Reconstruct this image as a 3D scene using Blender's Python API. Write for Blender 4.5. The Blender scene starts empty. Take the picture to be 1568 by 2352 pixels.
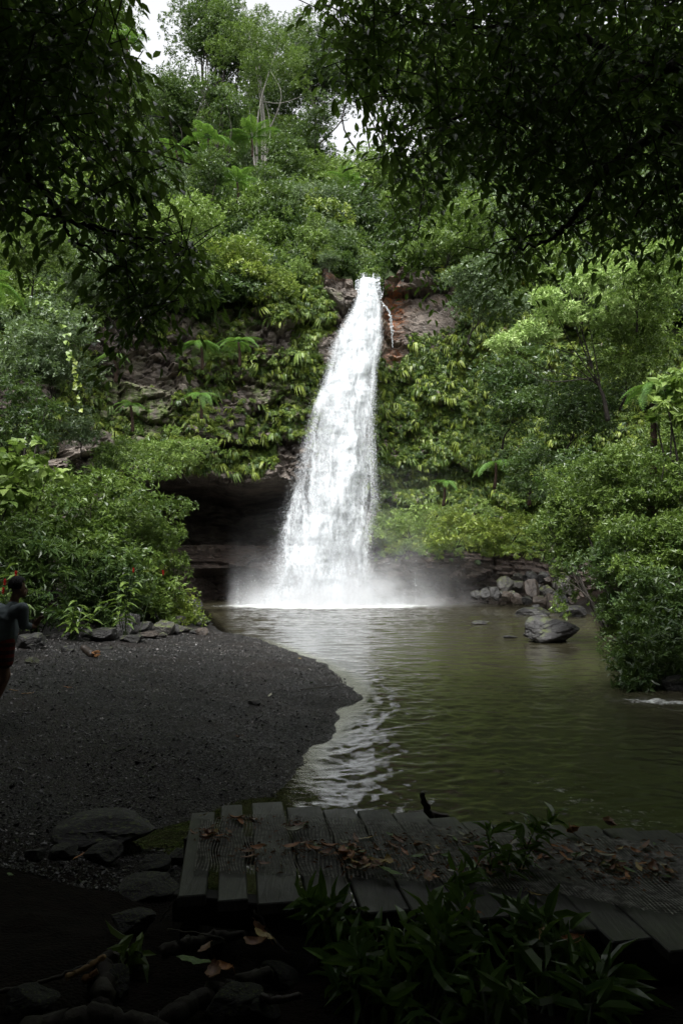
EXPOSURE = 1.45
import bpy, math, random
import numpy as np
from mathutils import Vector, Matrix
PI = math.pi
SC = bpy.context.scene
COL = SC.collection
R0 = np.random.default_rng

# ------------------------------------------------------------------ camera
CAM_Z, PITCH, F = 2.1, math.radians(5.25), 1568.0
cd = bpy.data.cameras.new('camera'); cam = bpy.data.objects.new('camera', cd); COL.objects.link(cam)
cam.location = (0, 0, CAM_Z); cam.rotation_euler = (PI/2 + PITCH, 0, 0)
cd.sensor_fit = 'VERTICAL'; cd.sensor_height = 36; cd.sensor_width = 24; cd.lens = 24
cd.clip_start = 0.05; cd.clip_end = 600
SC.camera = cam
cp, sp = math.cos(PITCH), math.sin(PITCH)
def ray(px, py):
    dx = (px-784)/F; dv = (1176-py)/F
    return np.array([dx, cp - dv*sp, sp + dv*cp])
def P(px, py, Y):
    "measured point of the photo (1568 x 2352 units) at distance Y"
    d = ray(px, py); d = d*(Y/d[1]); return np.array([d[0], d[1], CAM_Z + d[2]])
def G(px, py, z=0.0):
    "measured point of the photo on level z"
    d = ray(px, py); t = (z-CAM_Z)/d[2]; return np.array([d[0]*t, d[1]*t, z])
def project(V):
    V = np.asarray(V, float); x = V[:,0]; y = V[:,1]; z = V[:,2]-CAM_Z
    f = y*cp + z*sp; u = -y*sp + z*cp
    f = np.where(np.abs(f) < 1e-6, 1e-6, f)
    return 784 + F*x/f, 1176 - F*u/f, f

# ------------------------------------------------------------------ noise
def _h(ix, iy, iz, s):
    n = (ix.astype(np.int64)*374761393 + iy.astype(np.int64)*668265263 + iz.astype(np.int64)*2147483647 + s*1274126177) & 0xffffffff
    n = ((n ^ (n >> 13))*1274126177) & 0xffffffff
    n = ((n ^ (n >> 16))*2246822519) & 0xffffffff
    return ((n ^ (n >> 15)) & 0xffffff)/float(0xffffff)
def vnoise(Pn, s=0):
    i = np.floor(Pn).astype(np.int64); f = Pn - i; f = f*f*(3-2*f)
    x, y, z = i[:,0], i[:,1], i[:,2]; fx, fy, fz = f[:,0], f[:,1], f[:,2]
    def L(a, b, t): return a + (b-a)*t
    c = [[[_h(x+a, y+b, z+d, s) for d in (0,1)] for b in (0,1)] for a in (0,1)]
    q = [[L(c[a][b][0], c[a][b][1], fz) for b in (0,1)] for a in (0,1)]
    return L(L(q[0][0], q[0][1], fy), L(q[1][0], q[1][1], fy), fx)
def fbm(Pn, o=4, s=0):
    r = 0; a = 0.5; t = 0
    for k in range(o):
        r = r + a*vnoise(Pn*(2.03**k) + 17.3*k, s+k); t += a; a *= 0.5
    return r/t
def worley(Pn, s=0):
    i = np.floor(Pn).astype(np.int64); f1 = np.full(len(Pn), 9.0); f2 = f1.copy(); cid = np.zeros(len(Pn))
    for a in (-1,0,1):
        for b in (-1,0,1):
            for c in (-1,0,1):
                x, y, z = i[:,0]+a, i[:,1]+b, i[:,2]+c
                q = np.stack([x+_h(x,y,z,s), y+_h(x,y,z,s+1), z+_h(x,y,z,s+2)], 1)
                d = np.linalg.norm(q-Pn, axis=1); idv = _h(x,y,z,s+3)
                n = d < f1
                f2 = np.where(n, f1, np.minimum(f2, d)); cid = np.where(n, idv, cid); f1 = np.where(n, d, f1)
    return f1, f2, cid
def sstep(a, b, x):
    t = np.clip((x-a)/(b-a), 0, 1); return t*t*(3-2*t)
def nrm(v):
    return v/np.maximum(np.linalg.norm(v, axis=-1, keepdims=True), 1e-9)

# ------------------------------------------------------------------ mesh building
class MB:
    def __init__(s): s.V = []; s.F = {3: [], 4: []}; s.T = []; s.n = 0
    def add(s, V, Fc, tint=None):
        V = np.asarray(V, np.float64).reshape(-1, 3)
        fs = Fc if isinstance(Fc, (list, tuple)) and len(Fc) and isinstance(Fc[0], np.ndarray) and Fc[0].ndim == 2 else [np.asarray(Fc)]
        for f in fs:
            if len(f): s.F[f.shape[1]].append(f + s.n)
        s.V.append(V); s.T.append(np.full(len(V), 0.5) if tint is None else np.broadcast_to(np.asarray(tint, float), (len(V),)))
        s.n += len(V)
    def mesh(s, name, smooth=False, attrs=None):
        V = np.concatenate(s.V) if s.V else np.zeros((0,3))
        me = bpy.data.meshes.new(name); me.vertices.add(len(V)); me.vertices.foreach_set('co', V.astype(np.float32).ravel())
        idx = []; st = []; o = 0
        for k in (3, 4):
            if s.F[k]:
                f = np.concatenate(s.F[k]); idx.append(f.ravel()); st.append(o + np.arange(len(f))*k); o += f.size
        idx = np.concatenate(idx).astype(np.int32); st = np.concatenate(st).astype(np.int32)
        me.loops.add(len(idx)); me.loops.foreach_set('vertex_index', idx)
        me.polygons.add(len(st)); me.polygons.foreach_set('loop_start', st)
        me.polygons.foreach_set('use_smooth', np.full(len(st), bool(smooth)))
        me.update(calc_edges=True); me.validate()
        a = me.attributes.new('tint', 'FLOAT', 'POINT'); a.data.foreach_set('value', np.concatenate(s.T).astype(np.float32))
        for k, v in (attrs or {}).items():
            a = me.attributes.new(k, 'FLOAT', 'POINT'); a.data.foreach_set('value', np.asarray(v, np.float32))
        return me
    def build(s, name, mat, parent=None, smooth=False, attrs=None):
        return link(name, s.mesh(name, smooth, attrs), mat, parent)
def link(name, me, mat=None, parent=None):
    o = bpy.data.objects.new(name, me); COL.objects.link(o)
    if mat is not None:
        me.materials.clear(); me.materials.append(mat)
    if parent is not None: o.parent = parent
    return o
def tag(o, label=None, cat=None, group=None, kind=None):
    if label: o['label'] = label
    if cat: o['category'] = cat
    if group: o['group'] = group
    if kind: o['kind'] = kind
    return o
def thing(name, label, cat, loc=(0,0,0), rz=0.0, group=None):
    o = bpy.data.objects.new(name, None); o.empty_display_size = .2; COL.objects.link(o)
    o.location = Vector([float(v) for v in loc]); o.rotation_euler = (0, 0, rz)
    return tag(o, label, cat, group)
def copy_tree(o, parent=None):
    c = o.copy(); COL.objects.link(c); c.parent = parent
    for ch in list(o.children): copy_tree(ch, c)
    return c
def gridfaces(nu, nv):
    a = (np.arange(nu-1)[:,None]*nv + np.arange(nv-1)[None,:]).ravel()
    return np.stack([a, a+nv, a+nv+1, a+1], 1)
def tube(mb, pts, rad, n=6, tint=None):
    pts = np.asarray(pts, float); m = len(pts); rad = np.broadcast_to(np.asarray(rad, float), (m,))
    t = nrm(np.gradient(pts, axis=0)); up = np.array([0,0,1.0]) if abs(t[0][2]) < .9 else np.array([1.0,0,0])
    a = np.cross(t[0], up); a /= np.linalg.norm(a); ring = []
    ang = np.arange(n)*2*PI/n
    for k in range(m):
        a = a - t[k]*np.dot(a, t[k]); a /= max(np.linalg.norm(a), 1e-9); b = np.cross(t[k], a)
        ring.append(pts[k] + rad[k]*(np.cos(ang)[:,None]*a + np.sin(ang)[:,None]*b))
    V = np.concatenate(ring + [pts[:1], pts[-1:]])
    i = np.arange(m-1)[:,None]*n; j = np.arange(n)[None,:]; j2 = (j+1) % n
    Fq = np.stack([(i+j).ravel(), (i+j2).ravel(), (i+n+j2).ravel(), (i+n+j).ravel()], 1)
    c0 = m*n; jj = np.arange(n)
    F3 = np.concatenate([np.stack([np.full(n,c0), (jj+1)%n, jj], 1), np.stack([np.full(n,c0+1), (m-1)*n+jj, (m-1)*n+(jj+1)%n], 1)])
    mb.add(V, [Fq, F3], tint)
def curve(pts, n=12, jit=0.0, rng=None):
    "smooth polyline through control points (Catmull-Rom)"
    p = np.asarray(pts, float); p = np.vstack([2*p[0]-p[1], p, 2*p[-1]-p[-2]]); out = []
    for i in range(1, len(p)-2):
        t = np.linspace(0, 1, n, endpoint=(i == len(p)-3))[:,None]
        out.append(.5*((2*p[i]) + (-p[i-1]+p[i+1])*t + (2*p[i-1]-5*p[i]+4*p[i+1]-p[i+2])*t**2 + (-p[i-1]+3*p[i]-3*p[i+1]+p[i+2])*t**3))
    out = np.concatenate(out)
    if jit and rng is not None: out[1:-1] += rng.normal(0, jit, out[1:-1].shape)
    return out
def beam(mb, a, b, w, h, up=(0,0,1), bev=0.006, wob=None, tint=None, w2=None):
    "bevelled board from a to b (top centre line), width w (w2 at the far end), thickness h"
    a = np.asarray(a, float); b = np.asarray(b, float); d = b-a; L = np.linalg.norm(d); d /= L
    s = np.cross(d, np.asarray(up, float)); s /= np.linalg.norm(s); u = np.cross(s, d)
    w2 = w if w2 is None else w2
    prof = lambda ww, q: np.array([[-ww/2+bev-q*bev,0-q*bev],[ww/2-bev+q*bev,0-q*bev],[ww/2-q*bev,-bev],[ww/2-q*bev,-h+bev],[ww/2-bev+0*q,-h],[-ww/2+bev,-h],[-ww/2+q*bev,-h+bev],[-ww/2+q*bev,-bev]])
    n = 10; ts = np.concatenate([[0], np.linspace(bev/L, 1-bev/L, n-2), [1]]); rows = []
    for k, t in enumerate(ts):
        pr = prof(w+(w2-w)*t, 1 if k in (0, n-1) else 0).copy()
        c = a + d*L*t
        if wob is not None: c = c + u*wob*math.sin(t*3.1+wob*900)
        rows.append(c + pr[:,:1]*s + pr[:,1:]*u)
    V = np.concatenate(rows); m = 8
    i = np.arange(n-1)[:,None]*m; j = np.arange(m)[None,:]; j2 = (j+1) % m
    Fq = np.stack([(i+j).ravel(), (i+j2).ravel(), (i+m+j2).ravel(), (i+m+j).ravel()], 1)
    caps = np.array([[0,7,6,1],[1,6,5,2],[2,5,4,3]]); e = (n-1)*m
    mb.add(V, np.concatenate([Fq, caps, caps[:,::-1]+e]), tint)

# leaf templates: (x across, y along, z up); unit length
LEAF2 = (np.array([[0,0,0],[-.5,.42,.13],[.5,.42,.13],[0,1,-.05]]), np.array([[0,3,1],[0,2,3]]))
def leaf8(droop=.18, fold=.12, sh=(.8,1.0)):
    V = np.array([[0,0,0],[-.5*sh[0],.28,fold],[.5*sh[0],.28,fold],[-.5*sh[1],.62,fold],[.5*sh[1],.62,fold],[0,1,0],[0,.28,.0],[0,.62,.0]])
    V[:,2] -= droop*V[:,1]**2
    Fc = np.array([[0,6,1],[0,2,6],[1,6,7],[1,7,3],[6,2,4],[6,4,7],[3,7,5],[7,4,5]])
    return V, Fc
LEAFD = leaf8()
LEAFH = leaf8(.12, .1, (1.15,.75))      # heart: wide near base
def leaves(mb, pos, d, n, L, W, tpl=LEAF2, tint=None):
    "one leaf per row: base pos, axis d, face normal n"
    d = nrm(d); s = nrm(np.cross(d, n)); n = np.cross(s, d); T, Fc = tpl; N = len(pos)
    L = np.broadcast_to(np.asarray(L, float), (N,))[:,None,None]; W = np.broadcast_to(np.asarray(W, float), (N,))[:,None,None]
    V = pos[:,None,:] + T[None,:,0:1]*W*s[:,None,:] + T[None,:,1:2]*L*d[:,None,:] + T[None,:,2:3]*L*n[:,None,:]
    Fa = (Fc[None] + (np.arange(N)*len(T))[:,None,None]).reshape(-1, Fc.shape[1])
    tt = np.full(N, .5) if tint is None else np.broadcast_to(tint, (N,))
    mb.add(V.reshape(-1,3), Fa, np.repeat(tt, len(T)))
def perp(d, rng=None):
    a = np.where(np.abs(d[:,2:3]) < .9, np.array([[0,0,1.0]]), np.array([[1.0,0,0]])); e1 = nrm(np.cross(d, a)); return e1, np.cross(d, e1)
def rosettes(mb, tips, dirs, rng, L, W, k=7, tpl=LEAF2, spread=(.9,1.5), tintc=None, droop=.0, Lj=.35):
    "whorls of k leaves round each twig tip"
    N = len(tips); dirs = nrm(dirs); e1, e2 = perp(dirs)
    ph = rng.uniform(0, 2*PI, (N,1)) + np.arange(k)[None]*2.4 + rng.normal(0,.3,(N,k)); al = rng.uniform(*spread, (N,k))
    ld = np.cos(al)[...,None]*dirs[:,None] + np.sin(al)[...,None]*(np.cos(ph)[...,None]*e1[:,None] + np.sin(ph)[...,None]*e2[:,None])
    ld = ld.reshape(-1,3); ld[:,2] -= droop; ld = nrm(ld)
    dn = np.repeat(dirs, k, 0) + rng.normal(0,.25,(N*k,3)) + np.array([0,0,.25]); nn = dn - ld*np.sum(dn*ld, 1, keepdims=True)
    LL = L*rng.uniform(1-Lj, 1+Lj, N*k); WW = W*rng.uniform(.8,1.2,N*k)*LL/L
    pos = np.repeat(tips, k, 0) - np.repeat(dirs, k, 0)*rng.uniform(0, L*.9, (N*k,1)) + ld*LL[:,None]*.1
    t0 = rng.uniform(.25,.75,N) if tintc is None else tintc
    leaves(mb, pos, ld, nn, LL, WW, tpl, np.clip(np.repeat(t0, k) + rng.normal(0,.15,N*k), 0, 1))
def sph(rng, n, zmin=-1.0):
    z = rng.uniform(zmin, 1, n); a = rng.uniform(0, 2*PI, n); r = np.sqrt(1-z*z); return np.stack([r*np.cos(a), r*np.sin(a), z], 1)
def clumps_in(rng, C, R, n, size=.34, flat=.7, zmin=-.9):
    "leaf clumps of very unequal size spread through an uneven crown"
    d = sph(rng, n, zmin); lob = 1 + .28*np.sin(3*np.arctan2(d[:,1], d[:,0]) + rng.uniform(0,6)) + .2*np.sin(5*d[:,2] + rng.uniform(0,6))
    r = (rng.uniform(.25, 1.0, n)**.6*np.clip(lob,.6,1.35))[:,None]*.92; c = np.asarray(C) + d*r*np.asarray(R)
    m = (R[0]*R[2])**.5; s = size*m*np.clip(rng.lognormal(-.05,.38,n), .4, 1.7)
    return [(c[i], np.array([s[i]*1.25, s[i]*1.25, s[i]*flat*rng.uniform(.7,1.3)])) for i in range(n)]
def crown(mb, clumps, rng, dens, L, W, k=7, tpl=LEAF2, zmin=-.75, droop=.1, spread=(.7,1.5)):
    for c, r in clumps:
        area = 4*PI*((r[0]*r[0]+2*r[0]*r[2])/3); N = max(5, int(area*dens*rng.uniform(.6,1.25)))
        d = sph(rng, N, zmin); t = c + d*r*(rng.uniform(.3,1.0,(N,1))**.5*1.12) + rng.normal(0,.08,(N,3))*r
        nn = nrm(nrm(d/r) + np.array([0,0,.45]) + rng.normal(0,.45,(N,3)))
        tc = np.clip(rng.uniform(.15,.85) + rng.normal(0,.22,N), 0, 1)
        rosettes(mb, t, nn, rng, L*rng.uniform(.85,1.2), W, k, tpl, spread, tc, droop)
def limbs(mb, base, clumps, rng, r0, fork=.45, n=5, nmax=8, multi=False):
    "tapering trunk from base with limbs to the clumps (several stems from the ground for a shrub)"
    base = np.asarray(base, float); cs = np.array([c for c, r in clumps]); top = cs.mean(0); H = np.linalg.norm(top-base)
    pick = rng.permutation(len(cs))[:nmax]
    if multi:
        for i in pick:
            st = base + np.append(rng.normal(0,.1,2), 0); mid = st + (cs[i]-st)*.5 + np.append(rng.normal(0,.1,2)*H, .06*H)
            cv = curve([st, mid, cs[i]], n); tube(mb, cv, np.linspace(r0*.7, r0*.12, len(cv)), 5)
        return
    fk = base + (top-base)*fork + np.append(rng.normal(0,.05,2)*H, 0)
    tp = top + np.append(rng.normal(0,.05,2)*H, .12*H)
    tr = curve([base, base+(fk-base)*.5+np.append(rng.normal(0,.04,2)*H,0), fk, tp], 7)
    rad = np.linspace(r0*1.25, r0*.15, len(tr)); tube(mb, tr, rad, 7)
    for i in pick:
        u = rng.uniform(.42,.9); j = int(u*(len(tr)-1)); a = tr[j]; c = cs[i]
        mid = a + (c-a)*.5 + rng.normal(0,.09,3)*np.linalg.norm(c-a)
        cv = curve([a, mid, c], n); tube(mb, cv, np.linspace(rad[j]*.6, r0*.06, len(cv)), 5)
# ------------------------------------------------------------------ materials
class NT:
    def __init__(s, name, disp=False):
        s.m = bpy.data.materials.new(name); s.m.use_nodes = True; s.t = s.m.node_tree; s.t.nodes.clear(); s.out = s.n('ShaderNodeOutputMaterial')
    def n(s, t, **kw):
        nd = s.t.nodes.new(t)
        for k, v in kw.items(): setattr(nd, k, v)
        return nd
    def set(s, nd, **kw):
        for k, v in kw.items():
            i = nd.inputs[k.replace('_', ' ')]
            if hasattr(v, 'is_output') or isinstance(v, bpy.types.NodeSocket): s.t.links.new(v, i)
            else: i.default_value = v
        return nd
    def l(s, a, b): s.t.links.new(a, b)
    def noise(s, vec, scale, detail=4, rough=.55, dist=0):
        nd = s.n('ShaderNodeTexNoise'); s.l(vec, nd.inputs['Vector']); nd.inputs['Scale'].default_value = scale
        nd.inputs['Detail'].default_value = detail; nd.inputs['Roughness'].default_value = rough; nd.inputs['Distortion'].default_value = dist
        return nd.outputs['Fac']
    def vor(s, vec, scale, out='Distance', feat='F1'):
        nd = s.n('ShaderNodeTexVoronoi', feature=feat); s.l(vec, nd.inputs['Vector']); nd.inputs['Scale'].default_value = scale; return nd.outputs[out]
    def map(s, vec, scale=(1,1,1)):
        nd = s.n('ShaderNodeMapping'); s.l(vec, nd.inputs['Vector']); nd.inputs['Scale'].default_value = scale; return nd.outputs['Vector']
    def ramp(s, fac, stops, interp='LINEAR'):
        nd = s.n('ShaderNodeValToRGB'); s.l(fac, nd.inputs['Fac']); cr = nd.color_ramp; cr.interpolation = interp
        while len(cr.elements) < len(stops): cr.elements.new(.5)
        for e, (p, c) in zip(cr.elements, stops):
            e.position = p; e.color = (c, c, c, 1) if isinstance(c, (int, float)) else (*c, 1)
        return nd.outputs['Color']
    def mixc(s, f, a, b, mode='MIX'):
        nd = s.n('ShaderNodeMix', data_type='RGBA', blend_type=mode)
        for i, v in ((0, f), (6, a), (7, b)):
            if isinstance(v, bpy.types.NodeSocket): s.l(v, nd.inputs[i])
            else: nd.inputs[i].default_value = v if isinstance(v, (int, float)) else (*v, 1)
        return nd.outputs[2]
    def math(s, op, a, b=0.0, clamp=False):
        nd = s.n('ShaderNodeMath', operation=op, use_clamp=clamp)
        for i, v in ((0, a), (1, b)):
            if isinstance(v, bpy.types.NodeSocket): s.l(v, nd.inputs[i])
            else: nd.inputs[i].default_value = v
        return nd.outputs[0]
    def attr(s, name): nd = s.n('ShaderNodeAttribute', attribute_name=name); return nd.outputs['Fac']
    def obj(s): return s.n('ShaderNodeTexCoord').outputs['Object']
    def rnd(s): return s.n('ShaderNodeObjectInfo').outputs['Random']
    def bump(s, h, strength=.5, dist=.05, nrm=None):
        nd = s.n('ShaderNodeBump'); s.l(h, nd.inputs['Height']); nd.inputs['Strength'].default_value = strength; nd.inputs['Distance'].default_value = dist
        if nrm is not None: s.l(nrm, nd.inputs['Normal'])
        return nd.outputs['Normal']
    def pbsdf(s, col, rough=.5, spec=.5, normal=None, **kw):
        nd = s.n('ShaderNodeBsdfPrincipled')
        for k, v in (('Base Color', col), ('Roughness', rough), ('Specular IOR Level', spec)):
            if isinstance(v, bpy.types.NodeSocket): s.l(v, nd.inputs[k])
            else: nd.inputs[k].default_value = (*v, 1) if isinstance(v, tuple) else v
        if normal is not None: s.l(normal, nd.inputs['Normal'])
        for k, v in kw.items(): nd.inputs[k].default_value = v
        return nd.outputs[0]
    def mixs(s, f, a, b):
        nd = s.n('ShaderNodeMixShader')
        if isinstance(f, bpy.types.NodeSocket): s.l(f, nd.inputs[0])
        else: nd.inputs[0].default_value = f
        s.l(a, nd.inputs[1]); s.l(b, nd.inputs[2]); return nd.outputs[0]
    def done(s, sh): s.l(sh, s.out.inputs['Surface']); return s.m

def leaf_mat(name, a, b, rough=.42, transl=.28, odd=None, spec=.45):
    t = NT(name); f = t.math('ADD', t.math('MULTIPLY', t.attr('tint'), .75), t.math('MULTIPLY', t.rnd(), .25))
    st = [(.08, a), (.85, b)]
    if odd: st += [(.965, b), (.985, odd)]
    c = t.ramp(f, st)
    c2 = t.mixc(.55, c, (.22,.36,.05))
    tr = t.n('ShaderNodeBsdfTranslucent'); t.l(c2, tr.inputs['Color'])
    return t.done(t.mixs(transl, t.pbsdf(c, rough, spec), tr.outputs[0]))
M = {}
M['dark'] = leaf_mat('dark_leaves', (.022,.048,.014), (.075,.125,.032), .34, .22)
M['mid'] = leaf_mat('green_leaves', (.045,.085,.017), (.145,.215,.042), .36, .27)
M['light'] = leaf_mat('light_leaves', (.085,.150,.030), (.23,.32,.075), .42, .28)
M['grey'] = leaf_mat('grey_green_leaves', (.045,.080,.036), (.135,.185,.090), .38, .24)
M['yellow'] = leaf_mat('yellow_green_leaves', (.080,.130,.016), (.25,.31,.050), .40, .28, (.34,.25,.03))
M['pale'] = leaf_mat('pale_leaves', (.22,.33,.09), (.42,.54,.20), .45, .3)
M['fern'] = leaf_mat('fern_fronds', (.065,.16,.025), (.14,.28,.05), .5, .38)
M['near'] = leaf_mat('glossy_dark_leaves', (.034,.075,.020), (.11,.19,.045), .26, .36, (.10,.16,.02), .4)
M['shrub'] = leaf_mat('lance_leaves', (.034,.080,.022), (.115,.20,.045), .24, .24, (.09,.13,.02))
def bark_mat(name, a, b, sc=9):
    t = NT(name); o = t.map(t.obj(), (1,1,.3)); n = t.noise(o, sc, 5, .65)
    return t.done(t.pbsdf(t.ramp(n, [(.3, a), (.7, b)]), .75, .3, t.bump(n, .6, .03)))
M['bark'] = bark_mat('dark_bark', (.012,.010,.008), (.045,.038,.03))
M['palebark'] = bark_mat('pale_bark', (.10,.095,.08), (.30,.29,.26), 5)
M['fernbark'] = bark_mat('fern_trunk', (.015,.009,.006), (.06,.035,.022))

def rock_mat(name, dark, mid, pale, lich=.62, moss=.0, wet=.35, sc=1.0):
    t = NT(name); o = t.obj(); r = t.rnd()
    comb = t.n('ShaderNodeVectorMath', operation='ADD'); t.l(o, comb.inputs[0])
    cx = t.n('ShaderNodeCombineXYZ'); t.l(t.math('MULTIPLY', r, 37.0), cx.inputs[0]); t.l(t.math('MULTIPLY', r, 11.0), cx.inputs[2]); t.l(cx.outputs[0], comb.inputs[1]); o = comb.outputs[0]
    n1 = t.noise(o, 2.2*sc, 6, .62); n2 = t.noise(o, 9*sc, 5, .7); n3 = t.noise(o, 30*sc, 3, .7)
    c = t.ramp(n1, [(.34, dark), (.6, mid), (.85, mid)])
    c = t.mixc(t.ramp(n2, [(lich, 0.0), (lich+.09, .85)]), c, pale)
    geo = t.n('ShaderNodeNewGeometry'); sx = t.n('ShaderNodeSeparateXYZ'); t.l(geo.outputs['Normal'], sx.inputs[0])
    if moss:
        m = t.math('MULTIPLY', t.ramp(sx.outputs[2], [(.25, 0.0), (.75, 1.0)]), t.ramp(n1, [(.62-moss*.25, 0.0), (.72-moss*.25, 1.0)]))
        c = t.mixc(m, c, t.mixc(n2, (.03,.045,.008), (.09,.11,.02)))
    h = t.math('ADD', t.math('MULTIPLY', n1, .5), t.math('ADD', t.math('MULTIPLY', n2, .3), t.math('MULTIPLY', n3, .12)))
    return t.done(t.pbsdf(c, t.ramp(n2, [(.3, wet), (.75, wet+.3)]), .5, t.bump(h, .8, .12/sc)))
M['rock'] = rock_mat('wet_basalt', (.008,.0077,.0075), (.030,.0285,.027), (.12,.115,.108), .61, .25, .28)
M['rockpale'] = rock_mat('lichen_rock', (.014,.013,.011), (.052,.047,.040), (.19,.185,.17), .58, .6, .35)
M['rockbrown'] = rock_mat('brown_rock', (.020,.015,.011), (.062,.048,.037), (.17,.15,.13), .60, .0, .3)
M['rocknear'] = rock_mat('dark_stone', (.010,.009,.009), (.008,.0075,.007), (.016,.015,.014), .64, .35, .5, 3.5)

# cliff: rock beds, lichen, rust, moss
t = NT('cliff_rock'); o = t.obj(); so = t.map(o, (.55,.55,1.5))
n1 = t.noise(so, .8, 7, .62, .4); n2 = t.noise(o, 2.6, 6, .68); n3 = t.noise(t.map(o, (1,1,3.2)), 2.3, 5, .65); n4 = t.noise(t.map(o, (1,1,.25)), 1.1, 5, .6)
c = t.ramp(n1, [(.30, (.022,.018,.014)), (.44, (.085,.068,.055)), (.58, (.19,.16,.135)), (.8, (.25,.18,.135))])
c = t.mixc(t.ramp(n2, [(.58, 0.0), (.68, .75)]), c, (.24,.23,.21))
c = t.mixc(t.ramp(n4, [(.50, 0.0), (.68, .75)]), c, (.045,.036,.03))
c = t.mixc(t.math('MULTIPLY', t.attr('rust'), t.ramp(n3, [(.42, 0.0), (.6, 1.0)])), c, (.27,.085,.018))
c = t.mixc(t.math('MULTIPLY', t.attr('moss'), t.ramp(n2, [(.38, 0.0), (.58, 1.0)])), c, t.mixc(n1, (.03,.05,.008), (.10,.15,.02)))
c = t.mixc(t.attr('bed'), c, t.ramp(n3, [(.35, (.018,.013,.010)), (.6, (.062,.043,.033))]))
h = t.math('ADD', t.math('MULTIPLY', n1, .45), t.math('ADD', t.math('MULTIPLY', n3, .4), t.math('MULTIPLY', n2, .3)))
M['cliff'] = t.done(t.pbsdf(c, t.ramp(n2, [(.3,.42),(.7,.72)]), .45, t.bump(h, 1.0, .5)))
t = NT('forest_soil'); o = t.obj(); n1 = t.noise(o, 1.3, 6, .65); n2 = t.noise(o, .25, 3)
M['soil'] = t.done(t.pbsdf(t.mixc(t.ramp(n2, [(.35,0.0),(.6,1.0)]), t.ramp(n1, [(.3,(.010,.009,.006)),(.7,(.035,.028,.018))]), t.ramp(n1, [(.3,(.012,.022,.006)),(.7,(.035,.06,.014))])), .85, .2, t.bump(n1, .8, .15)))
# gravel beach
t = NT('black_gravel'); o = t.obj(); v = t.vor(o, 55, 'Distance'); vc = t.n('ShaderNodeTexVoronoi'); t.l(o, vc.inputs['Vector']); vc.inputs['Scale'].default_value = 55
sp_ = t.n('ShaderNodeSeparateColor'); t.l(vc.outputs['Color'], sp_.inputs[0]); n1 = t.noise(o, .9, 5, .6); n2 = t.noise(o, 14, 4, .6); n3 = t.noise(o, 140, 2, .6)
c = t.ramp(sp_.outputs[0], [(0, (.003,.0028,.0026)), (.6, (.008,.0074,.007)), (.93, (.018,.017,.0155)), (1, (.07,.066,.06))])
c = t.mixc(t.ramp(n1, [(.42, 0.0), (.7, .55)]), c, (.020,.0135,.010))
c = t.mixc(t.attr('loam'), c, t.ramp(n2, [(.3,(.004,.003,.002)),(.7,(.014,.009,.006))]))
hh = t.math('ADD', t.math('MULTIPLY', t.math('SUBTRACT', 1.0, v), .6), t.math('ADD', t.math('MULTIPLY', n3, .3), t.math('MULTIPLY', n2, .6)))
M['gravel'] = t.done(t.pbsdf(c, t.mixc(t.attr('loam'), t.ramp(sp_.outputs[1], [(0,.35),(1,.85)]), (.95,.95,.95)), t.ramp(t.attr('loam'), [(0,.28),(1,.1)]), t.bump(hh, 1.0, .03)))
t = NT('wet_pebbles'); c = t.ramp(t.attr('tint'), [(0,(.007,.0066,.0062)),(.6,(.022,.021,.0195)),(.88,(.045,.043,.040)),(1,(.16,.145,.135))])
M['pebble'] = t.done(t.pbsdf(c, .38, .4))
# water: silty green-brown, clear only where it is a few cm deep
t = NT('silty_water'); o = t.obj()
b1 = t.noise(t.map(o, (1,1.6,1)), 7, 4, .6, .6); b2 = t.noise(t.map(o, (1,1.3,1)), 26, 3, .6, .8)
hh = t.math('ADD', t.math('MULTIPLY', b1, .7), t.math('MULTIPLY', b2, .06))
nb = t.bump(hh, .55, .045)
nb2 = t.n('ShaderNodeBump'); t.l(hh, nb2.inputs['Height']); t.l(t.attr('rough'), nb2.inputs['Strength']); nb2.inputs['Distance'].default_value = .05
silt = t.ramp(t.noise(o, .22, 3), [(.35, (.027,.0250,.015)), (.65, (.040,.0368,.022))])
fo = t.noise(t.map(o, (1,2.2,1)), 3.2, 6, .7, .8); fo2 = t.noise(o, 16, 5, .75)
fm = t.math('ADD', t.math('MULTIPLY', t.attr('foam'), .62), t.math('ADD', t.math('MULTIPLY', fo, .35), t.math('MULTIPLY', fo2, .32)))
ff = t.ramp(fm, [(.60, 0.0), (.74, 1.0)])
col = t.mixc(ff, silt, (.62,.64,.62))
pb = t.n('ShaderNodeBsdfPrincipled'); t.l(col, pb.inputs['Base Color']); t.l(t.mixc(ff, (.02,.02,.02), (.6,.6,.6)), pb.inputs['Roughness']); pb.inputs['IOR'].default_value = 1.33; t.l(nb2.outputs[0], pb.inputs['Normal'])
gl = t.n('ShaderNodeBsdfGlass'); gl.inputs['IOR'].default_value = 1.33; gl.inputs['Roughness'].default_value = .03; gl.inputs['Color'].default_value = (.8,.8,.66,1); t.l(nb2.outputs[0], gl.inputs['Normal'])
M['water'] = t.done(t.mixs(t.math('ADD', t.attr('deep'), ff, True), gl.outputs[0], pb.outputs[0]))
# falling water
t = NT('white_water'); al = t.attr('alpha')
df = t.n('ShaderNodeBsdfDiffuse'); df.inputs['Color'].default_value = (.61,.64,.66,1); tl = t.n('ShaderNodeBsdfTranslucent'); tl.inputs['Color'].default_value = (.60,.63,.65,1)
tr = t.n('ShaderNodeBsdfTransparent'); M['fall'] = t.done(t.mixs(al, tr.outputs[0], t.mixs(.3, df.outputs[0], tl.outputs[0])))
t = NT('water_drops'); M['drop'] = t.done(t.pbsdf((.75,.78,.80), .3, .5))
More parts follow.
